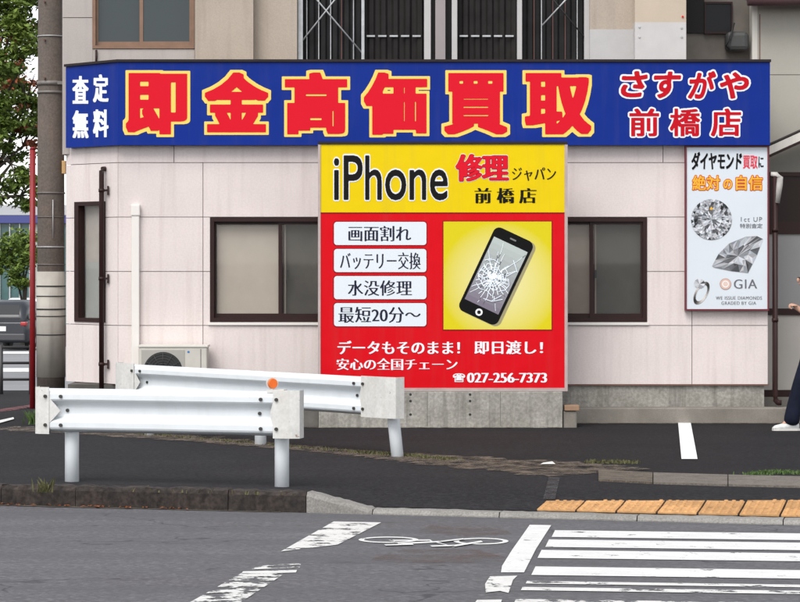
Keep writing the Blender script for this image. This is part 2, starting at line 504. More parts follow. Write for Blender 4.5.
# road: falls to the gutter, levels out at the crown
mb = MB()
rd = [0.0, .3, .8, 1.5, 2.5, 4, 6, 8, 9.5, 12, 16, 22, 40, 80, 300, 900]
for d in rd:
    for x in xs:
        xx = max(-40, min(40, x)); y = kerbY(xx) - d
        dd = d if d < 8.5 else 8.5 + (1 - math.exp(-(d - 8.5) / 2)) * 1.2
        mb.v.append((x, y, -.11 + RS * dd))
for j in range(len(rd) - 1):
    for i in range(nx - 1):
        mb.f.append([j * nx + i, (j + 1) * nx + i, (j + 1) * nx + i + 1, j * nx + i + 1]); mb.c.append(None); mb.sm.append(True)
struct(mb.build('road', M_ASPHALT_ROAD, None, (0, 0, 0)), 'grey asphalt road falling to the gutter')
# pavement asphalt sheet between the kerb and the diagonal edging
EDGE = [(-30, 470), (0, 429), (90, 432), (200, 440), (300, 449), (400, 457), (470, 463), (540, 468), (600, 474), (700, 480), (800, 483), (900, 485), (1100, 489)]
EDGEW = [lot_at(*e) for e in EDGE]
EDGEW[0] = Vector((-9.0, 29.9, gz(-9, 29.9)))
mb = MB(); NST = 14
cols_ = []
for i in range(len(EDGEW) - 1):
    for t in range(4):
        cols_.append(EDGEW[i].lerp(EDGEW[i + 1], t / 4))
cols_.append(EDGEW[-1])
for e in cols_:
    yk = kerbY(e.x) + .15
    for k in range(NST + 1):
        t = (k / NST) ** 1.4
        y = yk + (e.y - yk) * t
        mb.v.append((e.x, y, gz(e.x, y) + .006))
for i in range(len(cols_) - 1):
    for k in range(NST):
        a = i * (NST + 1) + k; mb.f.append([a, a + NST + 1, a + NST + 2, a + 1]); mb.c.append(None); mb.sm.append(True)
struct(mb.build('pavement', M_ASPHALT_PAVE, None, (0, 0, 0)), 'dark asphalt pavement between kerb and forecourt edging')
# strip of grit along the edging, ragged edges
def ribbon(pts, w, material, name, lift, jit=.05, label=None, n=120):
    L = [0]
    for a, b in zip(pts, pts[1:]): L.append(L[-1] + (b - a).length)
    mb = MB(); rnd = random.Random(3)
    for k in range(n + 1):
        s = L[-1] * k / n
        i = max(j for j in range(len(L)) if L[j] <= s + 1e-9); i = min(i, len(pts) - 2)
        t = (s - L[i]) / (L[i + 1] - L[i]); p = pts[i].lerp(pts[i + 1], t)
        d = (pts[i + 1] - pts[i]).normalized(); nn = Vector((-d.y, d.x, 0))
        ww = w(s / L[-1]) if callable(w) else w
        for sgn in (-1, 1):
            q = p + nn * sgn * (ww / 2 + rnd.uniform(-jit, jit)); mb.v.append((q.x, q.y, gz(q.x, q.y) + lift))
    for k in range(n): mb.f.append([2 * k, 2 * k + 2, 2 * k + 3, 2 * k + 1]); mb.c.append(None); mb.sm.append(False)
    return struct(mb.build(name, material, None, (0, 0, 0)), label)
ribbon(EDGEW[1:9], lambda t: .55 + .12 * math.sin(t * 9) + 1.6 * max(0, t - .62), M_GRITW, 'grit_strip', .011, .10, 'brown grit gathered along the forecourt edging')
kb = [Vector((x, kerbY(x) - .04, roadz(x, kerbY(x) - .04))) for x in (-4.5, -3.4, -2.4, -1.7)]
mb = MB(); rnd = random.Random(5)
for k in range(60):
    x = -4.6 + 3.7 * k / 59
    for off in (0.0, .05 + .10 * (1 - k / 59) * rnd.uniform(.5, 1.3)):
        y = kerbY(x) - off; mb.v.append((x, y, roadz(x, y) + .004))
for k in range(59): mb.f.append([2 * k, 2 * k + 1, 2 * k + 3, 2 * k + 2]); mb.c.append(None); mb.sm.append(False)
struct(mb.build('gutter_grit', M_GRIT, None, (0, 0, 0)), 'dry grit and leaves lying in the gutter')

# side street on the left, seen past the utility pole
mb = MB()
ys_ = [41.5, 46, 52, 60, 70, 80, 95]
for y in ys_:
    for x in (-26, -5.6 - (y - 41.5) * .02): mb.v.append((x, y, gz(x, y) + .006))
for k in range(len(ys_) - 1): mb.f.append([2 * k, 2 * k + 1, 2 * k + 3, 2 * k + 2]); mb.c.append(None); mb.sm.append(False)
M_SIDE = mat('pale_side_street', (.26, .26, .27), .9, var=.2, vscale=.5, fine=.15, fscale=30)
struct(mb.build('side_street', M_SIDE, None, (0, 0, 0)), 'pale grey side street going downhill')
for (ya, yb) in ((372, 368), (354, 351.5)):
    a = lot_at(-60, ya, .012); b = lot_at(34, ya, .012); c = lot_at(34, yb, .012); d = lot_at(-60, yb, .012)
    struct(MB().poly([a, b, c, d]).build('street_line', M_PAINT, None), 'white line across the side street')
# red strip and white line end on the asphalt at far left
struct(MB().poly([lot_at(-40, 415, .012), lot_at(36, 404, .012), lot_at(36, 406.5, .012), lot_at(-40, 419, .012)]).build('painted_line', worn_paint('worn_red_paint', (.14, .03, .035), .55, 8), None), 'worn red line on the asphalt beside the utility pole')
struct(MB().poly([lot_at(-20, 424.5, .012), lot_at(13.5, 417.2, .012), lot_at(14, 419, .012), lot_at(-20, 428.5, .012)]).build('painted_line', M_PAINT, None), 'white line end at the left of the forecourt')

# ---- kerb stones
kerb = struct(bpy.data.objects.new('kerb', None), 'roadside kerb, high and mossy on the left, dropped at the crossing')
COL.objects.link(kerb)
kdir = Vector((1, KS, 0)).normalized(); knrm = Vector((-KS, 1, 0)).normalized()
def kerb_stone(x0, x1, z0, z1, w0, m_, name='kerb_stone', drop=0.0):
    g = .002 if m_ is M_KERB_OLD else .004
    a = Vector((x0 + g, kerbY(x0 + g), 0)); b = Vector((x1 - g, kerbY(x1 - g), 0))
    bm = bmesh.new()
    n = 14; rnd = random.Random(int(x0 * 1000)); jw = .011 if m_ is M_KERB_OLD else .004
    ring = []
    for i in range(n + 1):
        p = a.lerp(b, i / n); zt = z0 + (z1 - z0) * i / n
        j = [rnd.uniform(-jw, jw) for _ in range(4)]
        prof = [(0, -.25), (.003 + j[0], zt - .03), (.025 + j[1], zt + j[2]), (w0, zt + j[3]), (w0, -.25)]
        ring.append([bm.verts.new((p + knrm * u)[:2] + (zz,)) for u, zz in prof])
    for r0, r1 in zip(ring, ring[1:]):
        for k in range(4): bm.faces.new((r0[k], r1[k], r1[k + 1], r0[k + 1]))
    bm.faces.new(ring[0]); bm.faces.new(ring[-1][::-1])
    bm.verts.index_update()
    m2 = MB(); m2.add([v.co[:] for v in bm.verts], [[v.index for v in f.verts] for f in bm.faces]); bm.free()
    return m2.build(name, m_, kerb)
XS = road_at(305, 514).x; XE = road_at(372, 515).x
x = XS
while x > -5.2:
    kerb_stone(x - .6, x, .045, .045, .16, M_KERB_OLD); x -= .6
kerb_stone(XS, XE, .045, -.072, .16, M_KERB)
jx = [XE] + [road_at(p, 519).x for p in (500, 634, 770)]
jx += [jx[-1] + 1.0, jx[-1] + 2.0, jx[-1] + 3]
for a, b in zip(jx, jx[1:]): kerb_stone(a, b, -.072, -.072, .16, M_KERB)
# edging stones at the right end of the diagonal
edg = struct(bpy.data.objects.new('edging', None), 'flush concrete edging between pavement and forecourt at right')
COL.objects.link(edg)
epx = [(598, 478), (653, 481), (728, 483.2), (803, 485), (878, 486.5), (950, 488)]
for (a, ya), (b, yb) in zip(epx, epx[1:]):
    P = lot_at(a + .5, ya - 6); Q = lot_at(b - .5, yb - 6); P2 = lot_at(a + .5, ya + 4); Q2 = lot_at(b - .5, yb + 4)
    zz = [gz(q.x, q.y) for q in (P, Q, Q2, P2)]
    mb = MB(); mb.add([(q.x, q.y, z + .022) for q, z in zip((P, Q, Q2, P2), zz)] + [(q.x, q.y, -.2) for q in (P, Q, Q2, P2)],
                      [(0, 1, 2, 3), (4, 7, 6, 5), (0, 4, 5, 1), (1, 5, 6, 2), (2, 6, 7, 3), (3, 7, 4, 0)])
    mb.build('edging_stone', M_GRIT if a < 620 else M_KERB_OLD if 0 else mat('stained_edging_concrete', (.20, .175, .15), .95, var=.8, vscale=6, col2=(.12, .10, .085), fine=.35, fscale=60, bump=.8, objvar=.1), edg)
# tactile paving at the dropped kerb: 30 cm tiles with raised dots
tact = tag(bpy.data.objects.new('tactile_paving', None), 'strip of ochre tactile paving tiles beside the dropped kerb', 'tactile paving')
COL.objects.link(tact)
T0 = road_at(541, 515, .05); tx0 = T0.x
def tile_mesh(L_, d0, d1):
    """one tile with raised dots; its far edge runs from depth d0 to d1 (cut tiles at the slanting edge)"""
    m = MB(); top = [(0, 0), (L_, 0), (L_, d1), (0, d0)]
    m.prism([(x, y, -.03) for x, y in top], Vector((0, 0, .03)))
    for i in range(5):
        for j in range(5):
            cx_, cy_ = .03 + i * .058, .03 + j * .058
            if cy_ > d0 + (d1 - d0) * cx_ / L_ - .02: continue
            k = 6; o = len(m.v)
            for rr, z in ((.020, 0), (.013, .010)):
                for q in range(k): m.v.append((cx_ + rr * math.cos(q * math.pi / 3), cy_ + rr * math.sin(q * math.pi / 3), z))
            for q in range(k):
                m.f.append([o + q, o + (q + 1) % k, o + k + (q + 1) % k, o + k + q]); m.c.append(None); m.sm.append(False)
            m.f.append([o + k + q for q in range(k)]); m.c.append(None); m.sm.append(False)
    return m
ang = math.atan2(KS, 1); full = None
def slant(u): return .40 + .15 * u                     # depth of the strip, widening to the right
for r_ in range(4):
    for i in range(12):
        d0 = min(.284, slant(.3 * i) - .3 * r_); d1 = min(.284, slant(.3 * i + .284) - .3 * r_)
        if d0 < .02: continue
        base = Vector((tx0, kerbY(tx0) + .165, 0)) + kdir * (.3 * i) + knrm * (.3 * r_)
        if d0 > .2839 and full is not None: o = full.copy(); COL.objects.link(o)
        else:
            o = tile_mesh(.284, d0, d1).build('tile', M_TACTILE, None, (0, 0, 0))
            if d0 > .2839: full = o
        o.parent = tact; o.location = (base.x, base.y, gz(base.x, base.y) + .018)
        zx = gz(*(base + kdir * .3)[:2]) - gz(*base[:2]); zy = gz(*(base + knrm * .3)[:2]) - gz(*base[:2])
        o.rotation_euler = (math.atan2(zy, .3), -math.atan2(zx, .3), ang)

# ---- road markings (sheets 4 mm above the road)
def marking(name, pts, m_, label, n=10):
    """outline given as survey points, left/right edges; subdivided strip"""
    mb = MB(); mb.poly([road_at(*p) for p in pts])
    o = mb.build(name, m_, None); struct(o, label); return o
left_line = [((333.8, 521.5), (381.3, 522.5), (337.6, 544.7), (280.8, 551.5))]
marking('lane_line', left_line[0], M_PAINT_W, 'worn white slanting line near the kerb end, left of the bicycle mark')
marking('lane_line', [(241.7, 573), (284.6, 573.7), (232, 608), (180, 608)], M_PAINT_VW, 'very worn white slanting line at the bottom of the road')
marking('lane_line', [(252, 569.5), (253, 566), (301, 563.5), (300, 567.5)], M_PAINT_VW, 'scrap of white line between the two slanting lines')
marking('lane_line', [(241, 574.2), (243, 571.4), (297, 570), (296, 572.6)], M_PAINT_W, 'thin white paint edge left on the road')
marking('crossing_edge_line', [(529.8, 524.8), (551.2, 525.3), (536, 549), (524, 572.5), (501, 572.5), (502, 566), (512, 550)], M_PAINT, 'white slanting line left of the zebra stripes')
marking('crossing_edge_line', [(490, 576.5), (517.4, 575.8), (513, 580), (508.5, 593), (500, 591), (485.8, 592.5), (485, 584)], M_PAINT_W, 'broken lower piece of the white slanting line')
marking('crossing_edge_line', [(477, 600), (502, 599.6), (498, 612), (468, 612)], M_PAINT_W, 'last scrap of the white slanting line at the picture bottom')
def stripe(x0, ya0, yb0, slope, m_, label):
    x1 = 1010
    pts = [(x0, ya0), (x1, ya0 + slope * (x1 - x0)), (x1, yb0 + slope * (x1 - x0)), (x0 - (yb0 - ya0) * .5, yb0)]
    marking('crossing_stripe', pts, m_, label)
stripe(555, 530.3, 537.0, .013, M_PAINT, 'farthest white zebra stripe, next to the kerb')
stripe(549, 539.5, 547.0, .013, M_PAINT, 'second white zebra stripe from the kerb')
stripe(541.5, 550.0, 558.0, .013, M_PAINT, 'third white zebra stripe from the kerb')
stripe(535.5, 566.5, 575.0, .014, M_PAINT, 'fourth white zebra stripe from the kerb, cracked')
stripe(527, 581.0, 583.6, .014, M_PAINT_W, 'thin worn upper edge of the fifth zebra stripe')
stripe(522.5, 587.0, 590.3, .014, M_PAINT_W, 'thin worn lower edge of the fifth zebra stripe')
stripe(516, 599.0, 606.0, .014, M_PAINT_VW, 'worn zebra stripe at the bottom of the picture')
# bicycle mark on the road
def ring(cx_, cy_, rx, ry, wx, wy, n=40):
    mb = MB(); o = []
    for k in range(n):
        a = 2 * math.pi * k / n
        mb.v.append(tuple(road_at(cx_ + rx * math.cos(a), cy_ + ry * math.sin(a))))
        mb.v.append(tuple(road_at(cx_ + (rx - wx) * math.cos(a), cy_ + (ry - wy) * math.sin(a))))
    for k in range(n):
        j = (k + 1) % n; mb.f.append([2 * k, 2 * j, 2 * j + 1, 2 * k + 1]); mb.c.append(None); mb.sm.append(False)
    return mb
bike = bpy.data.objects.new('bicycle_mark', None); COL.objects.link(bike); bike.location = road_at(430, 541)
struct(bike, 'white bicycle symbol painted on the road')
ring(388.5, 539.8, 30, 3.1, 5.5, .95).build('wheel_mark', M_PAINT, bike)
ring(481, 541.2, 27.5, 3.3, 5.5, 1.0).build('wheel_mark', M_PAINT, bike)
mb = MB()
for a, b, w in (((392, 540.5), (430, 540.2), 1.1), ((397, 543.8), (440, 541.6), 1.3), ((428, 540.5), (452, 546.6), 1.1), ((430, 546.2), (457, 545.4), 1.2),
                ((452, 546), (481, 541.4), 1.3), ((384, 545), (412, 544.2), 1.1), ((440, 541.4), (463, 538.8), .9), ((388, 540), (402, 544.4), 1.0)):
    l = .0045 + .0007 * len(mb.f)
    mb.poly([road_at(a[0], a[1] - w / 2, l), road_at(b[0], b[1] - w / 2, l), road_at(b[0] + 2, b[1] + w / 2, l), road_at(a[0] + 2, a[1] + w / 2, l)])
mb.build('frame_mark', M_PAINT, bike)
# rust coloured stain below the mark
mb = MB(); c0 = (440, 558)
mb.poly([road_at(440 + 62 * math.cos(t) * (1 + .2 * math.sin(3 * t)), 556 + 9 * math.sin(t) * (1 + .25 * math.cos(2 * t)), .003) for t in [2 * math.pi * k / 40 for k in range(40)]])
struct(mb.build('stain', worn_paint('rust_stain', (.15, .095, .08), .46, 3.2, .13, .5), None), 'faint rusty stain on the road below the bicycle mark')
mb = MB(); mb.poly([road_at(430, 525, .003), road_at(500, 526, .003), road_at(512, 534, .003), road_at(470, 536.5, .003), road_at(415, 533, .003)])
struct(mb.build('stain', MATS['rust_stain'], None), 'faint rusty stain on the road beside the dropped kerb')
# parking bay line
P = lot_at(678, 421.5, .008); Q = lot_at(690.5, 421.5, .008); P2 = lot_at(681.5, 459, .008); Q2 = lot_at(697.5, 459, .008)
struct(MB().poly([P, Q, Q2, P2]).build('parking_line', mat('fresh_white_paint', (.82, .82, .82), .6, var=.05, fine=.06), None), 'short bright white parking bay line on the forecourt')
# pale patch repair
mb = MB()
for k in range(9):
    t = k / 8
    mb.v += [tuple(lot_at(549 - 6 * t, 477 + 22 * t, .016)), tuple(lot_at(560 - 5 * t, 477.5 + 21.5 * t, .016))]
for k in range(8): mb.f.append([2 * k, 2 * k + 1, 2 * k + 3, 2 * k + 2]); mb.c.append(None); mb.sm.append(True)
struct(mb.build('asphalt_patch', worn_paint('greyer_asphalt', (.075, .073, .078), .5, 6, .2, .8), None), 'lighter asphalt patch by the tactile tiles')
# dirt gathered where the walls meet the asphalt
def dirt_line(pts, label):
    mb = MB(); rnd = random.Random(len(label))
    for (a, b) in zip(pts, pts[1:]):
        for k in range(50):
            p = Vector(a).lerp(Vector(b), k / 49); z = gz(p.x, p.y) + .008
            mb.v += [(p.x, p.y, z), (p.x, p.y - rnd.uniform(.03, .16), z)]
    n = len(mb.v) // 2
    for k in range(n - 1): mb.f.append([2 * k, 2 * k + 1, 2 * k + 3, 2 * k + 2]); mb.c.append(None); mb.sm.append(False)
    struct(mb.build('dirt_line', M_GRITW, None, (0, 0, 0)), label)
dirt_line([(-1.1, 25.74, 0), (1.74, 25.74, 0)], 'brown dirt along the foot of the sign base')
dirt_line([(1.85, 26.44, 0), (4.6, 26.44, 0)], 'dirt along the foot of the shop step')
# ================================================================= SHOP BUILDING
YW = FOC / 90.0                                       # facade distance: 90 photo px per metre
def wx(px): return (px - CX) / 90.0
def wz(py): return CAMZ - (py - CY) / 90.0
CORNER = Vector((wx(118), YW, 0)); CD = Vector((-1, 1, 0)).normalized()   # the left corner is cut at 45 degrees
CLEN = .67 * math.sqrt(2)
CEND = CORNER + CD * CLEN; CN = Vector((-1, -1, 0)).normalized()
XR = wx(769)
shop = thing('shop_building', 'single storey shop clad in pinkish white panels with a cut corner', 'building', (wx(440), YW + 3, 0))
# walls behind the cladding (window openings left free)
WIN = [(wx(210), wx(372)), (wx(485), wx(647))]
WZ0, WZ1 = wz(322), wz(217.5)
ZB, ZT = wz(384.5), wz(61)
mb = MB()
xsn = [CORNER.x, WIN[0][0], WIN[0][1], WIN[1][0], WIN[1][1], XR - .02]
for i in range(5):
    if i in (1, 3):
        mb.box(xsn[i], xsn[i + 1], YW + .045, YW + .16, ZB, WZ0); mb.box(xsn[i], xsn[i + 1], YW + .045, YW + .16, WZ1, ZT)
    else: mb.box(xsn[i], xsn[i + 1], YW + .045, YW + .16, ZB, ZT)
mb.box(XR - .16, XR - .02, YW + .17, YW + 7, ZB, ZT)          # right end wall
mb.box(CEND.x + .05, CEND.x + .19, CEND.y + .06, YW + 7, ZB, ZT)   # left end wall
mb.box(CEND.x + .05, XR - .02, YW + 6.9, YW + 7.04, ZB, ZT)
mb.build('wall', M_JOINT, shop)
MB().box(CEND.x + .2, XR - .17, YW + .7, YW + 6.8, ZT - .12, ZT - .02).build('roof', M_CAP, shop)
MB().box(wx(130), XR - .2, YW + .55, YW + .6, .3, ZT - .2).build('partition', mat('dim_interior', (.10, .095, .09), .9), shop)
rows = [384.5, 325.5, 271.5, 217, 162.5, 108, 62]
g = .0035
for r_ in range(6):
    colsx = [118, 203, 366, 529, 692, 768] if r_ < 4 else [118, 174, 337, 500, 663, 768] if r_ == 4 else [118, 281, 444, 607, 768]
    z0, z1 = wz(rows[r_]) + g, wz(rows[r_ + 1]) - g
    for a, b in zip(colsx, colsx[1:]):
        ivs = [(wx(a) + g, wx(b) - g)]
        if r_ in (1, 2):
            for (w0, w1) in WIN:
                new = []
                for (p, q) in ivs:
                    if w1 <= p or w0 >= q: new.append((p, q))
                    else:
                        if p < w0: new.append((p, w0))
                        if q > w1: new.append((w1, q))
                ivs = new
        for (p, q) in ivs:
            if q - p < .004: continue
            MB().box(p, q, YW, YW + .04, z0, z1).build('wall_panel', M_WALL, shop)
# cut corner cladding with its narrow window
def cpt(s, off, z): return CORNER + CD * s + CN * off + Vector((0, 0, z))
def cbox(mb, s0, s1, o0, o1, z0, z1):
    vs = [cpt(s, o, z) for z in (z0, z1) for o in (o0, o1) for s in (s0, s1)]
    return mb.add(vs, [(0, 2, 3, 1), (4, 5, 7, 6), (0, 1, 5, 4), (2, 6, 7, 3), (0, 4, 6, 2), (1, 3, 7, 5)])
def cs(px): # distance along the cut corner seen at photo column px
    p = hit(px, 260, CORNER, CN); return (p - CORNER).dot(CD)
def cz(px, py): return hit(px, py, CORNER, CN).z
S0, S1 = cs(105.5), cs(75)
CZ0, CZ1 = cz(90, 322), cz(90, 201.5)
for r_ in range(6):
    z0, z1 = wz(rows[r_]) + g, wz(rows[r_ + 1]) - g
    parts = [(0.004, CLEN)]
    if z1 > CZ0 and z0 < CZ1:
        parts = [(0.004, S0, z0, z1), (S1, CLEN, z0, z1)]
        if z0 < CZ0 - .02: parts.append((S0, S1, z0, CZ0))
        if z1 > CZ1 + .02: parts.append((S0, S1, CZ1, z1))
    else: parts = [(0.004, CLEN, z0, z1)]
    for s0, s1, a, b in parts:
        if s1 - s0 > .01 and b - a > .01: cbox(MB(), s0, s1, 0, -.04, a, b).build('wall_panel', M_WALL, shop)
mb = MB()
for s0, s1, a, b in ((.0, S0, ZB, ZT), (S1, CLEN - .03, ZB, ZT), (S0, S1, ZB, CZ0), (S0, S1, CZ1, ZT)): cbox(mb, s0, s1, -.045, -.12, a, b)
mb.build('corner_wall', M_JOINT, shop)
GL_CLEAR = glass_mat('window_glass', (.96, .965, .96), .02, 0.0, 1.0)
M_BLIND = mat('cream_blind', (.50, .43, .37), .9, var=.1, vscale=3, fine=.05)
M_BLIND_D = mat('grey_blind', (.105, .095, .085), .9, var=.3, vscale=3)
M_DARKROOM = mat('dark_screen_film', (.085, .08, .072), .8, var=.2, vscale=4)
# cut-corner window
w = None
mb = MB(); fw = .045
for s0, s1, a, b in ((S0, S1, CZ0, CZ0 + fw), (S0, S1, CZ1 - fw, CZ1), (S0, S0 + fw, CZ0 + fw, CZ1 - fw), (S1 - .075, S1, CZ0 + fw, CZ1 - fw)):
    cbox(mb, s0, s1, .012, -.08, a, b)
w = mb.build('window', M_BROWN, shop); w['label'] = 'tall narrow brown framed window in the cut corner'
cbox(MB(), S0 + fw, S1 - .075, -.035, -.039, CZ0 + fw, CZ1 - fw).build('pane', GL_CLEAR, w)
zm = cz(90, 262)
cbox(MB(), S0 + .01, S1 - .02, -.10, -.11, CZ0, zm).build('blind', mat('pale_grey_blind', (.36, .36, .345), .9, var=.1), w)
cbox(MB(), S0 + .01, S1 - .02, -.10, -.11, zm, CZ1).build('blind', mat('pale_pink_blind', (.42, .37, .34), .9, var=.15, vscale=4), w)

def sash_window(x0, x1, z0, z1, y, parent, mullion, lights, label, frame_m=M_BROWN, fw=.045, glass=GL_CLEAR, lintel=True):
    """two-leaf sliding window: outer frame, two sashes, panes, blinds behind"""
    mb = MB()
    mb.box(x0, x1, y - .012, y + .10, z0, z0 + fw); mb.box(x0, x1, y - .012, y + .10, z1 - fw, z1)
    mb.box(x0, x0 + fw, y - .010, y + .10, z0 + fw, z1 - fw); mb.box(x1 - fw, x1, y - .010, y + .10, z0 + fw, z1 - fw)
    w = mb.build('window', frame_m, parent); w['label'] = label
    sw = .04
    for k, (a, b, yy) in enumerate(((x0 + fw, mullion + .03, y + .05), (mullion - .03, x1 - fw, y + .018))):
        m2 = MB(); zz0, zz1 = z0 + fw, z1 - fw
        m2.box(a, b, yy, yy + .026, zz0, zz0 + sw * 1.2); m2.box(a, b, yy, yy + .026, zz1 - sw * .8, zz1)
        m2.box(a, a + sw * (.6 if k == 0 else 1), yy, yy + .026, zz0 + sw * 1.2, zz1 - sw * .8); m2.box(b - sw * (.6 if k == 1 else 1), b, yy, yy + .026, zz0 + sw * 1.2, zz1 - sw * .8)
        m2.build('sash', frame_m, w)
        MB().box(a + .01, b - .01, yy + .011, yy + .015, zz0 + .01, zz1 - .01).build('pane', glass, w)
        MB().box(a - .02, b + .02, y + .105 + .012 * k, y + .112 + .012 * k, zz0 - .02, zz1 + .02).build('blind', lights[k], w)
    return w
wn1 = sash_window(WIN[0][0], WIN[0][1], WZ0, WZ1, YW, shop, wx(281), (M_BLIND, M_BLIND_D), 'brown sliding window with a cream blind, partly behind the red sign on its left')
wn2 = sash_window(WIN[1][0], WIN[1][1], WZ0, WZ1, YW, shop, wx(592.5), (mat('tan_blind', (.29, .235, .20), .9, var=.15, vscale=3), M_DARKROOM), 'brown sliding window, partly behind the red sign on its right, with a dark leaf')
for w_, (a, b) in ((wn1, WIN[0]), (wn2, WIN[1])):
    MB().box(a - .02, b + .02, YW - .022, YW + .05, WZ0 - .034, WZ0 - .003).build('sill', M_PVC, w_)
for w_, px in ((wn1, 286.5), (wn2, 594.5)):
    MB().box(wx(px), wx(px + 2), YW - .004, YW + .017, wz(278), wz(270)).build('latch', M_BLACK, w_)
# base: concrete footing and the step along the right
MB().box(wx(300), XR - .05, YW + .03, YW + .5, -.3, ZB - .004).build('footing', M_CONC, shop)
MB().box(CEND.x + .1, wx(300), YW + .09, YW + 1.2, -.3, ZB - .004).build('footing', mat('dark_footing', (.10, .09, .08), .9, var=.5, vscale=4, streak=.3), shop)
MB().box(CORNER.x - .02, XR, YW - .004, YW + .06, ZB - .012, ZB + .002).build('drip_edge', mat('rusty_drip_edge', (.19, .09, .07), .7, var=.3), shop)
st = MB(); st.rbox(wx(566), XR + .5, YW - .24, YW + .02, -.25, wz(405) - .02, .012).build('step', M_CONC2, shop)
# dark flashing along the top, following the fascia
FY = YW - .13
def fas(s0, off, z):  # point on the fascia line (front leg for s0<0, cut-corner leg for s0>0)
    return cpt(s0, off, z)
fz0, fz1 = wz(145) - .0, CAMZ + (CY - 62.0) * FY / FOC
fz0 = CAMZ + (CY - 145.0) * FY / FOC
FC = Vector(((118 - CX) / FOC * FY, FY, 0)); FR = Vector(((770 - CX) / FOC * FY, FY, 0))
FL = FC + CD * (CLEN * 1.0)
fascia = thing('fascia_sign', 'long blue fascia sign with huge red characters edged in yellow', 'sign', ((FC.x + FR.x) / 2, FY + .1, fz0))
def leg(mb, a, b, n, th, z0, z1, lift=0):
    a, b = a + n * lift, b + n * lift
    return mb.prism([a + Vector((0, 0, z0)), b + Vector((0, 0, z0)), b + Vector((0, 0, z1)), a + Vector((0, 0, z1))], -n * th)
mb = leg(MB(), FC, FR, FRONT, .12, fz0, fz1); mb.build('sign_face', M_BLUE, fascia)
mb = MB()
pl = [FL, FC, FC + Vector((.0, .115, 0)), FL + Vector((.08, .08, 0))]
mb.prism([Vector((p.x, p.y, fz0)) for p in pl], Vector((0, 0, fz1 - fz0))); mb.build('corner_sign_face', M_BLUE, fascia)
mb = leg(MB(), FC + Vector((-.012, 0, 0)), FR + Vector((.01, 0, 0)), FRONT, .26, fz1 + .002, fz1 + .03, .02)
pl = [FL + CN * .02 + CD * .01, FC + Vector((-.012, -.02, 0)), FC + Vector((-.012, .2, 0)), FL + Vector((.16, .16, 0))]
mb.prism([Vector((p.x, p.y, fz1 + .002)) for p in pl], Vector((0, 0, .028)))
mb.build('capping', M_CAP, fascia)
M_LRED = mat('red_letter_film', (.62, .006, .02), .5, spec=.12)
M_LRED2 = mat('crimson_red_letter_film', (.48, .003, .012), .5, spec=.12)
M_LYEL = mat('cream_yellow_letter_film', (.80, .58, .13), .5, spec=.12)
M_LWHT = mat('white_letter_film', (.74, .75, .78), .5, spec=.12)
M_LBLK = mat('black_letter_film', (.006, .005, .005), .5, spec=.12)
M_LNAVY = mat('navy_letter_film', (.015, .016, .035), .5, spec=.12)
M_LMAR = mat('dark_red_letter_film', (.22, .004, .008), .5, spec=.12)
M_LORG = mat('orange_letter_film', (.80, .40, .04), .5, spec=.12)
M_LGRY = mat('grey_letter_film', srgb(95, 95, 102), .45)
fpl = (Vector((0, FY, 0)), FRONT)
for ch, bx in (('即', (126, 73, 187, 134)), ('金', (205, 72.5, 268, 132)), ('高', (285, 72.5, 347, 134)), ('価', (364, 72.5, 427, 134.5)), ('買', (444.5, 73, 507, 134)), ('取', (525, 73, 591, 134))):
    lettering(fascia, ch, bx, fpl, [(.098, .076, False, M_LYEL, .003), (.055, .030, False, M_LRED, .006)], res=190, name='character')
for ch, bx in (('さ', (621, 71, 647.5, 97)), ('す', (654, 71.5, 681, 98)), ('が', (688, 71, 716, 98.5)), ('や', (720, 72, 749, 98.5))):
    lettering(fascia, ch, bx, fpl, [(.095, .095, True, M_LWHT, .003), (.036, .030, True, M_LRED2, .006)], res=120, shear=.14, name='character')
for ch, bx in (('前', (629.5, 108.5, 659, 136)), ('橋', (670, 108.5, 700, 136)), ('店', (711, 108.5, 741, 136))):
    lettering(fascia, ch, bx, fpl, [(.075, .075, True, M_LWHT, .003), (.026, .016, False, M_LRED2, .006)], res=120, name='character')
cpl = (FC, CN)
for ch, bx in (('査', (72.5, 76, 88.5, 103.5)), ('定', (93, 74.5, 108.5, 102)), ('無', (72.5, 110.5, 88.5, 138)), ('料', (93, 109.5, 108.5, 137))):
    lettering(fascia, ch, bx, cpl, [(.05, .022, False, M_LWHT, .004)], res=110, name='character')

# ================================================================= RED AND YELLOW REPAIR SIGN
YS = 25.75
def sx(px): return (px - CX) / FOC * YS
def sz(py): return CAMZ - (py - CY) / FOC * YS
rep = thing('repair_sign', 'square red and yellow shop sign with a cracked phone picture', 'sign', (sx(442.5), YS + .08, sz(390)))
MB().box(sx(318.5), sx(567), YS + .012, YS + .16, sz(391), sz(143)).build('sign_box', M_ALU, rep)
fr = MB()
fr.box(sx(318.0), sx(320.6), YS - .008, YS + .165, sz(391.3), sz(142.5)); fr.box(sx(564.6), sx(567.6), YS - .008, YS + .165, sz(391.3), sz(142.5))
fr.box(sx(320.6), sx(564.6), YS - .008, YS + .165, sz(391.3), sz(388))
fr.build('frame', mat('pinkish_grey_frame', (.45, .36, .34), .5, var=.2, vscale=8), rep)
MB().box(sx(318), sx(567.6), YS - .012, YS + .3, sz(144.2), sz(141.4)).build('top_flashing', M_CAP, rep)
MB().box(sx(320.6), sx(564.6), YS, YS + .01, sz(388), sz(212.5)).build('red_panel', M_RED, rep)
MB().box(sx(320.6), sx(564.6), YS, YS + .01, sz(212.4), sz(144.2)).build('yellow_panel', M_YEL, rep)
rp = (Vector((0, YS, 0)), FRONT)
MB().box(sx(320.6), sx(564.6), YS - .002, YS, sz(213.6), sz(212.3)).build('divider_line', M_LMAR, rep)
B0 = [(.0, .0, False, M_LBLK, .006)]
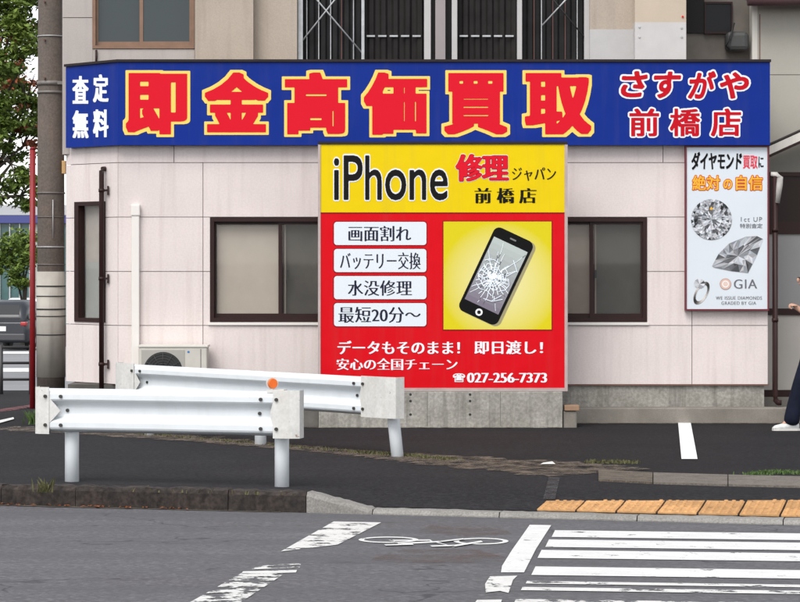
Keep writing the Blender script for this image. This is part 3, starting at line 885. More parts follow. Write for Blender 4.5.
lettering(rep, 'iPhone', (334, 155.5, 447.5, 200), rp, [(.034, .034, True, M_LWHT, .003), (.010, .004, True, M_LBLK, .006)], res=130)
lettering(rep, '修理', (456, 154.5, 508.5, 181), rp, [(.062, .052, True, M_LWHT, .0025), (.05, .036, True, M_LMAR, .004), (.040, .014, False, M_LRED, .006)], style='mincho', res=110)
lettering(rep, 'ジャパン', (512, 167.5, 556, 180.5), rp, [(.012, 0, False, M_LBLK, .004)], style='mincho', res=80)
lettering(rep, '前橋店', (474.5, 188, 536.5, 203), rp, [(.03, .005, False, M_LBLK, .004)], style='mincho', res=90, spacing=1.55)
M_CARD = mat('pale_blue_white_film', (.66, .70, .74), .5, spec=.12)
def round_rect(x0, y0, x1, y1, r, n=6):
    pts = []
    for cx_, cy_, a0 in ((x1 - r, y0 + r, -90), (x1 - r, y1 - r, 0), (x0 + r, y1 - r, 90), (x0 + r, y0 + r, 180)):
        for k in range(n + 1):
            a = R(a0 + 90 * k / n); pts.append((cx_ + r * math.cos(a), cy_ + r * math.sin(a)))
    return pts
def flat(pts, lift, pl=rp): return [hit(x, y, pl[0] + pl[1] * lift, pl[1]) for x, y in pts]
for i, (tx, tb) in enumerate((('画面割れ', (348.5, 226, 411, 241)), ('バッテリー交換', (340, 252.5, 420.5, 269)), ('水没修理', (348, 280.5, 412, 295.5)), ('最短20分〜', (338.5, 307, 420.5, 322.5)))):
    y0 = 221.8 + 27.1 * i; y1 = y0 + 23.2
    MB().poly(flat(round_rect(333.2, y0 - .9, 427.2, y1 + .9, 3.6), .002)).build('label_border', M_LMAR, rep)
    MB().poly(flat(round_rect(334, y0, 426.4, y1, 3), .004)).build('label_panel', M_CARD, rep)
    lettering(rep, tx, tb, rp, [(.010, 0, False, M_LNAVY, .006)], style='mincho', res=84)
W1 = [(.022, .006, False, M_LWHT, .004)]
lettering(rep, 'データもそのまま！', (337.5, 341, 460, 354), rp, W1, style='mincho', res=84)
lettering(rep, '即日渡し！', (474.5, 341, 543, 354), rp, W1, style='mincho', res=84)
lettering(rep, '安心の全国チェーン', (336.5, 358.5, 457.5, 370), rp, W1, style='mincho', res=80)
lettering(rep, '☎', (453, 373.5, 465, 382), rp, [(.03, .03, False, M_LWHT, .004)], res=70)
lettering(rep, '027-256-7373', (467, 373, 547, 382.5), rp, [(.03, 0, False, M_LWHT, .004)], style='mincho', res=84)
# picture of the phone with its cracked screen (flat print)
pic = MB()
yc, lite = (.62, .52, .010), (.72, .67, .36)
MB().poly(flat([(442.6, 220.6), (552.4, 220.6), (552.4, 330.6), (442.6, 330.6)], .002)).build('picture_border', M_LMAR, rep)
NG = 54
for i in range(NG):
    for j in range(NG):
        x0, x1 = 443.5 + 108 * i / NG, 443.5 + 108 * (i + 1) / NG; y0, y1 = 221.5 + 108 * j / NG, 221.5 + 108 * (j + 1) / NG
        d = math.hypot((x0 + x1) / 2 - 500, ((y0 + y1) / 2 - 282)) / 60
        t = max(0, 1 - d) ** .8
        pic.poly(flat([(x0, y0), (x1, y0), (x1, y1), (x0, y1)], .004), tuple(a + (b - a) * t for a, b in zip(yc, lite)))
pic.build('picture_ground', M_PRINT, rep, flip=False)
PC = Vector((496, 276, 0)); PU = Vector((.905, .425, 0)); PV = Vector((-.425, .905, 0))  # phone axes in the print
def ph(u, v): p = PC + PU * u + PV * v; return (p.x, p.y)
def ph_poly(pts): return [ph(*p) for p in pts]
HW, HH = 21.5, 46
mb = MB(); mb.poly(flat([(x + 2.6, y + 1.6) for x, y in ph_poly(round_rect(-HW, -HH, HW, HH, 6.5))], .0055), srgb(150, 142, 110)); mb.build('phone_shadow_print', M_PRINT, rep, flip=False)
mb = MB(); mb.poly(flat(ph_poly(round_rect(-HW, -HH, HW, HH, 6.5)), .007), (.004, .0035, .004))
pb = mb.build('phone_print', M_PRINT, rep, flip=False)
scr = MB(); su, sv0, sv1 = 18.6, -35, 34
NSY = 12
for k in range(NSY):
    v0 = sv0 + (sv1 - sv0) * k / NSY; v1 = sv0 + (sv1 - sv0) * (k + 1) / NSY
    t = k / (NSY - 1); c = tuple(a + (b - a) * t for a, b in zip(srgb(176, 184, 180), srgb(120, 112, 125)))
    scr.poly(flat(ph_poly([(-su, v0), (su, v0), (su, v1), (-su, v1)]), .0085), c)
scr.build('screen_print', M_PRINT, pb, flip=False)
ck = MB(); rc = random.Random(11); cc0 = (-2, 3)
def crack_line(p, q, w0, w1, col, lift):
    d = Vector((q[0] - p[0], q[1] - p[1], 0))
    if d.length < .01: return
    n = Vector((-d.y, d.x, 0)).normalized()
    ck.poly(flat(ph_poly([(p[0] + n.x * w0, p[1] + n.y * w0), (q[0] + n.x * w1, q[1] + n.y * w1), (q[0] - n.x * w1, q[1] - n.y * w1), (p[0] - n.x * w0, p[1] - n.y * w0)]), lift), col)
def inside(p): return abs(p[0]) < su - .3 and sv0 + .3 < p[1] < sv1 - .3
li = .0100
for k in range(30):
    a = 2 * math.pi * k / 30 + rc.uniform(-.08, .08); p = cc0; ln = rc.choice((14, 18, 26, 45, 50)); r = 0
    while r < ln:
        st_ = rc.uniform(2.5, 5); a2 = a + rc.uniform(-.22, .22); q = (p[0] + st_ * math.cos(a2), p[1] + st_ * math.sin(a2))
        if not inside(q): break
        w_ = max(.22, .62 - r * .016); li += .00002
        crack_line(p, q, w_, max(.2, w_ - .06), srgb(232, 240, 246) if rc.random() < .8 else srgb(90, 92, 100), li); p = q; r += st_
for ringr in (3.5, 6, 8.5, 11, 14, 17, 21, 25):
    pts = [(cc0[0] + ringr * rc.uniform(.82, 1.18) * math.cos(a), cc0[1] + ringr * rc.uniform(.82, 1.18) * math.sin(a)) for a in [2 * math.pi * k / 16 for k in range(16)]]
    for k in range(16):
        if rc.random() < (.9 if ringr < 12 else .45) and inside(pts[k]) and inside(pts[(k + 1) % 16]):
            li += .00002; crack_line(pts[k], pts[(k + 1) % 16], .38, .3, srgb(225, 234, 242), li)
for k in range(80):
    a = rc.uniform(0, 6.28); r = abs(rc.gauss(0, 5.5)); c = (cc0[0] + r * math.cos(a), cc0[1] + r * math.sin(a)); li += .00002
    s_ = rc.uniform(.7, 1.9)
    ck.poly(flat(ph_poly([(c[0] + s_ * math.cos(a + b), c[1] + s_ * math.sin(a + b) * .8) for b in (0, 1.9, 3.9)]), li), srgb(238, 243, 250))
ck.build('crack_print', M_PRINT, pb, flip=False)
hb = MB(); hb.poly(flat([(ph(0, 40)[0] + 3.6 * math.cos(t), ph(0, 40)[1] + 3.6 * math.sin(t)) for t in [2 * math.pi * k / 24 for k in range(24)]], .009), srgb(235, 235, 235))
hb.poly(flat([(ph(0, 40)[0] + 1.9 * math.cos(t), ph(0, 40)[1] + 1.9 * math.sin(t)) for t in [2 * math.pi * k / 20 for k in range(20)]], .010), srgb(30, 26, 28))
hb.poly(flat(ph_poly(round_rect(-3.4, -41, 3.4, -39.4, .7)), .009), srgb(120, 118, 118))
hb.build('button_print', M_PRINT, pb, flip=False)
# concrete base wall under the sign
base = thing('concrete_base', 'low concrete base wall under the red and yellow sign', 'wall', (sx(440), YS + .2, 0))
MB().rbox(sx(318.6), sx(562.5), YS - .015, YS + .55, -.25, sz(391.6), .008).build('wall', M_CONC, base)
MB().box(sx(303), sx(317.8), YS + .12, YS + .6, -.25, sz(394)).build('end_block', mat('dark_block', (.15, .14, .125), .9, var=.4, vscale=5), base)
for px in (410.5, 470):
    for py in (394.5, 401, 414.5):
        c = Vector((sx(px), YS - .0165, sz(py)))
        MB().poly([c + Vector((.014 * math.cos(t), 0, .014 * math.sin(t))) for t in [2 * math.pi * k / 12 for k in range(12)]]).build('tie_hole', M_BLACK, base)
for px in (427, 500):
    MB().box(sx(px), sx(px) + .006, YS - .0175, YS - .0155, .02, sz(392)).build('seam', mat('dark_seam', (.16, .155, .14), .9), base)
bk = thing('stacked_brick', 'small brown brick lying on a grey block beside the sign base', 'brick', (sx(572), YS + .15, 0))
MB().rbox(sx(563.5), sx(577), YS + .02, YS + .22, -.03, sz(411.5), .01).build('block', M_CONC2, bk)
MB().rbox(sx(564.5), sx(579.5), YS - .0, YS + .21, sz(411), sz(405.5), .008).build('brick', mat('tan_brick', (.34, .21, .13), .85, var=.2, vscale=12, fine=.2), bk)
for px, py, lab in ((583, 421.4, 'white paper scrap by the brick'), (547, 466, 'white scrap on the grit strip')):
    p = lot_at(px, py)
    tag(MB().poly([p + Vector((-.06, -.04, .02)), p + Vector((.07, -.05, .022)), p + Vector((.05, .06, .035)), p + Vector((-.03, .05, .025))]).build('paper_scrap', mat('scrap_paper', (.6, .6, .58), .8), None), lab + ' on the ground', 'litter')

# ================================================================= DIAMOND SIGN
YD = YW - .07
def dx(px): return (px - CX) / FOC * YD
def dz(py): return CAMZ - (py - CY) / FOC * YD
dia = thing('diamond_sign', 'white upright sign with diamonds and a ring in a maroon frame', 'sign', ((dx(727)), YD + .03, dz(311)))
MB().box(dx(686.5), dx(767.5), YD, YD + .05, dz(309), dz(147)).build('sign_face', mat('bluish_white_film', (.62, .66, .70), .5, var=.03, spec=.12), dia)
fr = MB()
for a, b, c, d in ((685, 686.6, 310.6, 145.6), (767.4, 769, 310.6, 145.6)): fr.box(dx(a), dx(b), YD - .012, YD + .06, dz(c), dz(d))
fr.box(dx(686.6), dx(767.4), YD - .012, YD + .06, dz(310.6), dz(309)); fr.box(dx(686.6), dx(767.4), YD - .012, YD + .06, dz(147.1), dz(145.6))
fr.build('frame', M_MAROON, dia)
dp = (Vector((0, YD, 0)), FRONT)
lettering(dia, 'ダイヤモンド', (691.5, 152, 742, 169.5), dp, [(.042, .024, False, M_LBLK, .004)], res=90, shear=.1)
lettering(dia, '買取', (743, 155.5, 757.5, 168.5), dp, [(.02, .012, False, mat('crimson_letter_film', srgb(215, 30, 60), .45), .004)], res=80)
lettering(dia, 'に', (758.5, 156.5, 763.5, 167.5), dp, [(.02, .015, False, M_LBLK, .004)], res=80)
lettering(dia, '絶対', (692.5, 175.5, 720, 190), dp, [(.065, .06, True, mat('orange_red_letter_film', (.55, .07, .01), .5, spec=.12), .003), (.022, .01, False, M_LORG, .005)], res=96)
lettering(dia, 'の', (723.5, 179.5, 732, 189), dp, [(.09, .09, True, MATS['orange_red_letter_film'], .003), (.03, .02, False, M_LORG, .005)], res=80)
lettering(dia, '自信', (736, 175.5, 762.5, 190), dp, [(.065, .06, True, MATS['orange_red_letter_film'], .003), (.022, .01, False, M_LORG, .005)], res=96)
lettering(dia, '1ct UP', (741, 217, 762, 221.5), dp, [(.0, .0, False, M_LGRY, .004)], res=60, spacing=1.2)
lettering(dia, '特別査定', (740, 223.5, 762.5, 228), dp, [(.01, .0, False, M_LGRY, .004)], res=70)
lettering(dia, 'GIA', (734, 279.5, 757, 288.5), dp, [(.0, .0, False, M_LGRY, .004)], style='mincho', res=80, spacing=1.1)
lettering(dia, 'WE ISSUE DIAMONDS', (716, 296.3, 762, 299.6), dp, [(0, 0, False, M_LGRY, .004)], style='mincho', res=56, spacing=1.15)
lettering(dia, 'GRADED BY GIA', (721.5, 301.4, 756, 304.6), dp, [(0, 0, False, M_LGRY, .004)], style='mincho', res=56, spacing=1.15)
def srgb2(r, g, b): return tuple(.72 * c for c in srgb(r, g, b))
def grey(rnd, lo=60, hi=245):
    g_ = rnd.choice((rnd.uniform(lo, 120), rnd.uniform(140, 200), rnd.uniform(190, hi), rnd.uniform(190, hi)))
    return srgb2(g_, g_ * 1.005, min(255, g_ * 1.03))
class Gem(MB):
    def poly(s, pts, col=None):            # cut every facet once more, so that it sparkles
        if len(pts) != 3: return MB.poly(s, pts, col)
        m_ = (Vector(pts[0]) + Vector(pts[1]) + Vector(pts[2])) / 3
        for a, b in ((0, 1), (1, 2), (2, 0)):
            k = rg.uniform(.55, 1.3); tint = rg.choice(((1, 1, 1), (.93, 1, 1.02), (.97, 1.0, 1.05), (1.03, 1, .98)))
            MB.poly(s, [pts[a], pts[b], m_], tuple(min(.75, c * k * t) for c, t in zip(col, tint)))
        return s
rg = random.Random(4); gem = Gem()     # round brilliant from above
gc = (711.5, 219.5); gr = 20.5
def gp(r, a): return (gc[0] + r * gr * math.cos(a), gc[1] + r * gr * math.sin(a))
n8 = 16
for ring_ in ((0, .25), (.25, .5), (.5, .68), (.68, .86), (.86, 1.0)):
    k8 = n8 if ring_[0] < .5 else n8 * 2
    for k in range(k8):
        a0, a1 = 2 * math.pi * k / k8, 2 * math.pi * (k + 1) / k8; am = (a0 + a1) / 2
        r0, r1 = ring_
        gem.poly(flat([gp(r0, am), gp(r1, a0), gp(r1, a1)], .004, dp), grey(rg, 110 if r0 < .6 else 30))
        if r0 > 0: gem.poly(flat([gp(r0, am - (a1 - a0)), gp(r1, a0), gp(r0, am)], .004, dp), grey(rg, 90 if r0 < .6 else 40))
gem.poly(flat([gp(.52, -1.75), gp(.62, -1.6), gp(.55, -1.4), gp(.46, -1.6)], .0046, dp), srgb(225, 170, 60))
gem.build('diamond_print', M_PRINT, dia, flip=False)
gem = Gem()                            # brilliant lying on its side
top = [(712, 266), (718.5, 254), (729, 243.5), (746, 236.5), (757, 236), (763, 239)]
culet = (748, 272.5)
ring2 = [(714.5, 267.3), (722, 262), (735, 255), (748, 247), (758, 241.5), (763, 240.5)]
mid = [(712, 267), (722, 270), (732, 271.5), (748, 273)]
poly_ = [(712, 266), (718.5, 254), (729, 243.5), (746, 236.5), (757, 236), (763, 239), (757, 255), (748, 273), (731, 271), (714, 267.5)]
ctr = [(724, 260), (733, 252), (744, 245), (753, 246), (748, 256), (738, 263), (729, 265)]
out = []
for i in range(len(poly_)):
    a, b = poly_[i], poly_[(i + 1) % len(poly_)]; m_ = ((a[0] + b[0]) / 2, (a[1] + b[1]) / 2); out += [a, m_]
cen = (738, 256)
inn = [((p[0] - cen[0]) * .55 + cen[0] + rg.uniform(-1, 1), (p[1] - cen[1]) * .55 + cen[1] + rg.uniform(-1, 1)) for p in out]
for i in range(len(out)):
    j = (i + 1) % len(out)
    gem.poly(flat([out[i], out[j], inn[i]], .004, dp), grey(rg, 95, 225)); gem.poly(flat([inn[i], out[j], inn[j]], .004, dp), grey(rg, 100, 230)); gem.poly(flat([inn[i], inn[j], cen], .004, dp), grey(rg, 110, 240))
gem.build('diamond_print', M_PRINT, dia, flip=False)
rgm = MB()                             # ring
NR = 30
for k in range(NR):
    a0, a1 = 2 * math.pi * k / NR, 2 * math.pi * (k + 1) / NR
    def rpnt(r, a):
        x_, y_ = r * 6.2 * math.cos(a), r * 12.5 * math.sin(a); t = .5
        return (701.5 + x_ * math.cos(t) - y_ * math.sin(t), 293 + x_ * math.sin(t) + y_ * math.cos(t))
    gcol = 130 + 80 * math.sin(a0 * 2 + 1)
    rgm.poly(flat([rpnt(1, a0), rpnt(1, a1), rpnt(.72, a1), rpnt(.72, a0)], .004, dp), srgb(gcol, gcol * .96, gcol * .93))
for k in range(10):
    a0, a1 = 2 * math.pi * k / 10, 2 * math.pi * (k + 1) / 10
    rgm.poly(flat([(699.5, 284), (699.5 + 5.5 * math.cos(a0), 283.5 + 5 * math.sin(a0)), (699.5 + 5.5 * math.cos(a1), 283.5 + 5 * math.sin(a1))], .005, dp), grey(rg, 90))
rgm.build('ring_print', M_PRINT, dia, flip=False)
lg = MB()
for r0, r1, c in ((0, 2.6, srgb(214, 190, 180)), (2.6, 3.4, srgb(236, 232, 230)), (3.4, 5.2, srgb(206, 176, 164)), (5.2, 5.7, srgb(170, 130, 118))):
    for k in range(24):
        a0, a1 = 2 * math.pi * k / 24, 2 * math.pi * (k + 1) / 24
        q = [(725.5 + r * math.cos(a), 284 + r * math.sin(a)) for r, a in ((r0, a0), (r1, a0), (r1, a1), (r0, a1))]
        lg.poly(flat(q if r0 else q[1:3] + [(725.5, 284)], .004, dp), c)
lg.build('emblem_print', M_PRINT, dia, flip=False)

# ================================================================= PIPES, AIR CONDITIONER
pp = cpt(cs(106.5), .07, 0)
dpz0, dpz1 = .05, cz(106, 170)
dn = thing('downpipe', 'dark brown downpipe with a hooked top on the cut corner', 'pipe', (pp.x, pp.y, dpz0))
b_ = pp
MB().tube([(b_.x, b_.y, dpz0), (b_.x, b_.y, dpz1 - .06), Vector((b_.x, b_.y, dpz1 - .015)) - CN * .0, Vector((b_.x + .012, b_.y + .02, dpz1 + .012)), Vector((b_.x + .03, b_.y + .07, dpz1 + .015))], .028, 14).build('pipe', M_BROWN, dn)
for py in (190.5, 278.5, 364):
    z = cz(106, py)
    m_ = MB(); m_.tube([(b_.x, b_.y, z - .018), (b_.x, b_.y, z + .018)], .034, 14); m_.box(b_.x, b_.x + .075, b_.y - .012, b_.y + .012, z - .012, z + .012); m_.box(b_.x + .065, b_.x + .08, b_.y - .02, b_.y + .06, z - .05, z + .05)
    m_.build('bracket', M_BROWN, dn)
hx0, hx1 = wx(132.2), wx(139.8)
du = thing('duct_cover', 'ivory plastic duct cover running up the wall from the air conditioner', 'duct', ((hx0 + hx1) / 2, YW - .03, .5))
MB().rbox(hx0, hx1, YW - .062, YW - .001, .42, wz(213), .008).build('channel', M_PVC, du)
MB().rbox(hx0 - .008, hx1 + .008, YW - .072, YW - .001, wz(216), wz(204.5), .012).build('cap', M_PVC, du)
YA = YW - .34
def ax(px): return (px - CX) / FOC * YA
def az_(py): return CAMZ - (py - CY) / FOC * YA
ac = thing('air_conditioner', 'ivory outdoor air conditioner unit with round fan grille behind the guardrails', 'air conditioner', (ax(174), YA + .14, 0))
az0 = .26
MB().rbox(ax(139), ax(207), YA, YA + .27, az0, az_(347.5), .012).build('casing', M_ACW, ac)
MB().rbox(ax(138.2), ax(208), YA - .008, YA + .28, az_(347.4), az_(345.2), .004).build('lid', mat('unit_lid', (.6, .57, .52), .5, var=.1), ac)
fcx, fcz = ax(163), az_(371.5)
MB().box(ax(141.5), ax(184.5), YA - .006, YA, az0 + .03, az_(350)).build('fan_panel', mat('panel_grey', (.36, .34, .31), .6, var=.1), ac)
rr = .215
MB().tube([(fcx, YA - .004, fcz), (fcx, YA - .009, fcz)], rr, 40, smooth=False).build('fan_opening', M_BLACK, ac)
gm = MB()
for k in range(1, 8):
    r = rr * k / 7.5
    gm.tube([(fcx + r * math.cos(t), YA - .018, fcz + r * math.sin(t)) for t in [2 * math.pi * q / 32 for q in range(33)]], .0025, 5, cap=False)
for k in range(12):
    a = 2 * math.pi * k / 12; gm.tube([(fcx + .03 * math.cos(a), YA - .022, fcz + .03 * math.sin(a)), (fcx + rr * math.cos(a), YA - .018, fcz + rr * math.sin(a))], .003, 5)
gm.build('fan_grille', mat('grille_wire', (.04, .038, .036), .5), ac)
MB().tube([(fcx, YA - .024, fcz), (fcx, YA - .028, fcz)], .035, 20).build('fan_hub', mat('grille_hub', (.07, .065, .06), .5), ac)
MB().poly([Vector((ax(188.5) + .014 * math.cos(t), YA - .0015, az_(352) + .012 * math.sin(t))) for t in [2 * math.pi * k / 16 for k in range(16)]]).build('badge', mat('blue_badge', (.03, .16, .42), .5), ac)
MB().box(ax(200.5), ax(201.1), YA - .0015, YA, az0 + .05, az_(349)).build('panel_seam', M_CAP, ac)
for px in (147, 198): MB().box(ax(px), ax(px) + .07, YA + .02, YA + .26, -.02, az0).build('foot', M_CONC2, ac)
# right end downpipe with white hopper
pr = wx(774.5)
dn2 = thing('downpipe', 'dark downpipe with a pale hopper at the right end of the shop', 'pipe', (pr, YW - .04, .1))
MB().tube([(pr, YW - .04, wz(176)), (pr, YW - .04, wz(395)), (pr + .006, YW - .045, wz(400)), (pr + .03, YW - .05, wz(402.5)), (pr + .07, YW - .055, wz(402.5))], .031, 14).build('pipe', M_BROWN, dn2)
MB().tube([(pr + .02, YW - .05, wz(203)), (pr + .045, YW - .055, wz(185)), (pr + .05, YW - .055, wz(178)), (pr + .01, YW - .05, wz(174.5)), (pr - .05, YW - .045, wz(174))], [.03, .038, .038, .03, .024], 14).build('hopper', mat('dirty_white_plastic', (.5, .47, .44), .6, var=.25, vscale=12), dn2)
for py in (230, 320): MB().tube([(pr, YW - .04, wz(py) - .02), (pr, YW - .04, wz(py) + .02)], .037, 14).build('bracket', M_BROWN, dn2)
# ================================================================= GUARDRAILS
def make_guardrail(name, label, A, B, ztop, posts, cap_l, cap_r, zg):
    """W-beam between A and B (ground points of its two ends); local x along the beam, -y towards the road"""
    L = (B - A).length; rz = math.atan2(B.y - A.y, B.x - A.x)
    t = thing(name, label, 'guardrail', (A.x, A.y, zg), 'white guardrails on the pavement', rz)
    OR = Vector((A.x, A.y, zg))
    def bld(mb, nm, m_, par=t):
        mb.v = [tuple(Vector(v) + OR) for v in mb.v]        # build() takes the origin off again
        return mb.build(nm, m_, par)
    zc = ztop - zg - .175
    ctrl = [(.175, .004), (.170, .03), (.158, .062), (.146, .078), (.132, .084), (.092, .084), (.080, .076), (.050, .030), (.040, .020), (.026, .016), (0, .016)]
    ctrl = ctrl + [(-z, o) for z, o in ctrl[-2::-1]]
    x0, x1 = cap_l * .55, L - cap_r * .55
    mb = MB(); n = len(ctrl); seg = 24
    for i in range(seg + 1):
        x = x0 + (x1 - x0) * i / seg
        wob = .003 * math.sin(i * .9)
        for side in (0, 1):
            for z, o in ctrl: mb.v.append((x, -(o + wob) + side * .005, zc + z))
    for i in range(seg):
        for s_ in (0, 1):
            for k in range(n - 1):
                a = (i * 2 + s_) * n + k; b = ((i + 1) * 2 + s_) * n + k
                mb.f.append([a, b, b + 1, a + 1]); mb.c.append(None); mb.sm.append(False)
        for k in (0, n - 1):
            a = i * 2 * n + k; b = (i + 1) * 2 * n + k
            mb.f.append([a, b, b + n, a + n]); mb.c.append(None); mb.sm.append(False)
    bld(mb, 'beam', M_WHITE_STEEL)
    # end terminals: plates curling back, with a pointed tongue lying in the valley of the beam
    for sgn, xe, cw in ((-1, 0.0, cap_l), (1, L, cap_r)):
        mb = MB(); prof = []
        H = .188
        for k in range(9):
            u = k / 8; s_ = cw * u                 # distance from the beam side towards the end
            o = .094 - .03 * max(0, (u - .5) / .5) ** 2
            prof.append((xe - sgn * cw + sgn * s_, o))
        prof.append((xe + sgn * .004, -.03)); 
        for side in (0, .006):
            for (x, o) in prof:
                for z in (-H, -.06, .06, H): mb.v.append((x, -o + side, zc + z))
        np_ = len(prof)
        for sd in (0, 1):
            for i in range(np_ - 1):
                for k in range(3):
                    a = sd * np_ * 4 + i * 4 + k; mb.f.append([a, a + 4, a + 5, a + 1]); mb.c.append(None); mb.sm.append(False)
        for i in range(np_ - 1):
            for k in (0, 3):
                a = i * 4 + k; mb.f.append([a, a + 4, np_ * 4 + a + 4, np_ * 4 + a]); mb.c.append(None); mb.sm.append(False)
        xi = xe - sgn * cw
        tw = 1 if sgn < 0 else .25
        tp = [(xi, .10), (xi - sgn * .045 * tw, .055), (xi - sgn * .095 * tw, 0), (xi - sgn * .045 * tw, -.055), (xi, -.10)]
        mb.prism([(x, -.089, zc + z) for x, z in tp], Vector((0, .005, 0)))
        c_ = bld(mb, 'end_terminal', M_WHITE_PLATE)
        for bx_, bz in ((xi + sgn * .03, .115), (xi + sgn * .03, -.115), (xi - sgn * .10, .115), (xi - sgn * .10, -.115), (xi - sgn * .13, 0.0)):
            o = .10 if abs(bx_ - (xi + sgn * .03)) < .001 else (.094 if bz else .022)
            m2 = MB(); m2.tube([(bx_, -o + .02, zc + bz), (bx_, -o - .008, zc + bz)], .014, 10, smooth=False)
            bld(m2, 'bolt', M_BOLT, t)
    for (xp, lean) in posts:
        m2 = MB(); m2.tube([(xp + lean, .07, -.15), (xp, .07, zc + .12)], .057, 20)
        p_ = bld(m2, 'post', M_WHITE_STEEL)
        m2 = MB(); m2.box(xp - .03, xp + .03, -.01, .03, zc - .06, zc + .06); bld(m2, 'block', M_GALV)
    return t, zc, L, OR, bld, rz
A1, B1 = at(38.5, 388, 19.35), at(302, 393, 18.8)
g1, zc1, L1, OR1, bld1, rz1 = make_guardrail('guardrail', 'nearer white corrugated guardrail by the kerb with an orange reflector', Vector((A1.x, A1.y, 0)), Vector((B1.x, B1.y, 0)), .768, [(.26, 0), (2.03, 0)], .13, .21, .015)
# reflector disc on the near rail
m2 = MB(); m2.tube([(L1 - .235, -.03, zc1 + .16), (L1 - .235, -.03, zc1 + .24)], .008, 8); m2.box(L1 - .27, L1 - .13, -.06, .02, zc1 + .165, zc1 + .192); rf = bld1(m2, 'reflector_stem', M_WHITE_PLATE)
m2 = MB(); m2.tube([(L1 - .235, -.028, zc1 + .238), (L1 - .245, -.005, zc1 + .238)], .047, 24); bld1(m2, 'reflector_back', M_WHITE_PLATE)
m2 = MB(); m2.tube([(L1 - .222, -.040, zc1 + .238), (L1 - .233, -.0275, zc1 + .238)], [.036, .041], 24); bld1(m2, 'reflector', mat('orange_reflector', (.80, .15, .015), .3, var=.1, vscale=60))
A2, B2 = at(120.5, 365, 24.9), at(401, 380, 21.75)
g2, *_ = make_guardrail('guardrail', 'farther white corrugated guardrail slanting away in front of the red sign', Vector((A2.x, A2.y, 0)), Vector((B2.x, B2.y, 0)), .725, [(4.06, .13), (2.2, 0), (.4, 0)], .36, .44, .0)

# ================================================================= UTILITY POLE, RED POLE
YP = 28.7
pc_ = at(50.9, 260, YP)
pole = thing('utility_pole', 'tall concrete utility pole with metal bands and a pale lower guard sheet', 'utility pole', (pc_.x, YP, -.03))
def pz(py): return CAMZ - (py - CY) / FOC * YP
r0, r1 = .169, .138
def pr_(z): return r0 + (r1 - r0) * (z / 9)
MB().tube([(pc_.x, YP, -.4), (pc_.x, YP, 3), (pc_.x, YP, 6), (pc_.x, YP, 9.5)], [pr_(0), pr_(3), pr_(6), pr_(9.5)], 32).build('shaft', M_POLE, pole)
MB().tube([(pc_.x, YP, pz(377)), (pc_.x, YP, pz(271.5))], [pr_(.4) + .006, pr_(1.7) + .006], 32).build('guard_sheet', M_JACKET, pole)
M_DULL = mat('dull_steel_band', (.20, .18, .165), .6, metal=.2, var=.3, vscale=12)
for py, h, m_ in ((83.5, .05, M_DULL), (92.5, .03, M_DULL), (36.5, .012, M_GALV), (193, .016, M_DULL), (247, .012, M_GALV), (264.5, .01, M_DULL), (217, .006, M_DULL), (286, .014, M_BLACK), (296, .010, M_BLACK), (309, .016, M_BLACK), (316, .010, M_BLACK), (334.5, .013, M_BLACK)):
    z = pz(py); MB().tube([(pc_.x, YP, z - h / 2), (pc_.x, YP, z + h / 2)], pr_(z) + .011, 28).build('band', m_, pole)
MB().box(pc_.x + .1, pc_.x + .30, YP - .16, YP - .13, pz(85), pz(82)).build('bracket', M_DULL, pole)
for k, py in enumerate((3, 41, 79)):
    z = pz(py); MB().tube([(pc_.x - .05, YP - pr_(z) + .01, z), (pc_.x - .05, YP - pr_(z) - .03, z)], .012, 8).build('step_bolt', mat('rusty_bolt', (.12, .055, .045), .8), pole)
MB().tube([(pc_.x + .05, YP - .175, pz(238)), (pc_.x + .05, YP - .175, pz(200))], .006, 6).build('wire', M_GALV, pole)
MB().rbox(pc_.x + .145, pc_.x + .19, YP - .12, YP - .02, pz(174), pz(161), .006).build('terminal_box', mat('amber_plastic', (.5, .30, .12), .5), pole)
YR = 30.5
rp_ = at(32.6, 395, YR)
redp = thing('red_pole', 'thin red post standing left of the utility pole', 'post', (rp_.x, YR, gz(rp_.x, YR)))
MB().tube([(rp_.x, YR, -.3), (rp_.x, YR, at(32, 149, YR).z)], .036, 16).build('post', M_REDPAINT, redp)
MB().tube([(rp_.x, YR, at(32, 149, YR).z), (rp_.x, YR, at(32, 147, YR).z)], [.042, .02], 16).build('cap', M_REDPAINT, redp)

# ================================================================= REAR STOREY ABOVE THE SIGN
YU = YW + .62
def ux(px): return (px - CX) / FOC * YU
def uz(py): return CAMZ - (py - CY) / FOC * YU
rear = thing('upper_building', 'beige upper storey rising behind the blue fascia with dark corrugated balcony screens', 'building', (ux(420), YU + 2, 0))
ZU0, ZU1 = 3.0, 7.6
# pale cladding with a bronze window at left
MB().box(ux(62), ux(91), YU + .032, YU + .3, ZU0, ZU1).build('wall', M_JOINT, rear)
MB().box(ux(91), ux(196), YU + .032, YU + .3, ZU0, uz(49)).build('wall', M_JOINT, rear)
MB().box(ux(196), ux(254), YU - .14, YU + .3, ZU0, ZU1).build('pilaster', M_BEIGE, rear)
MB().box(ux(254), ux(297), YU + .02, YU + .3, ZU0, ZU1).build('wall', M_BEIGE, rear)
WUz1 = uz(49) + 1.15
MB().box(ux(91), ux(196), YU + .032, YU + .3, WUz1, ZU1).build('wall', M_JOINT, rear)
gp_ = .004
for a, b in ((62, 92.5), (194.5, 196)):
    for z0, z1 in ((ZU0, uz(17.5)), (uz(17.5), uz(17.5) + .6), (uz(17.5) + .6, ZU1)):
        MB().box(ux(a) + gp_, ux(b) - gp_ * .5, YU, YU + .03, z0 + gp_, z1 - gp_).build('wall_panel', M_BEIGE_L, rear)
MB().box(ux(92.5), ux(194.5), YU, YU + .03, ZU0, uz(49)).build('wall_panel', M_BEIGE_L, rear)
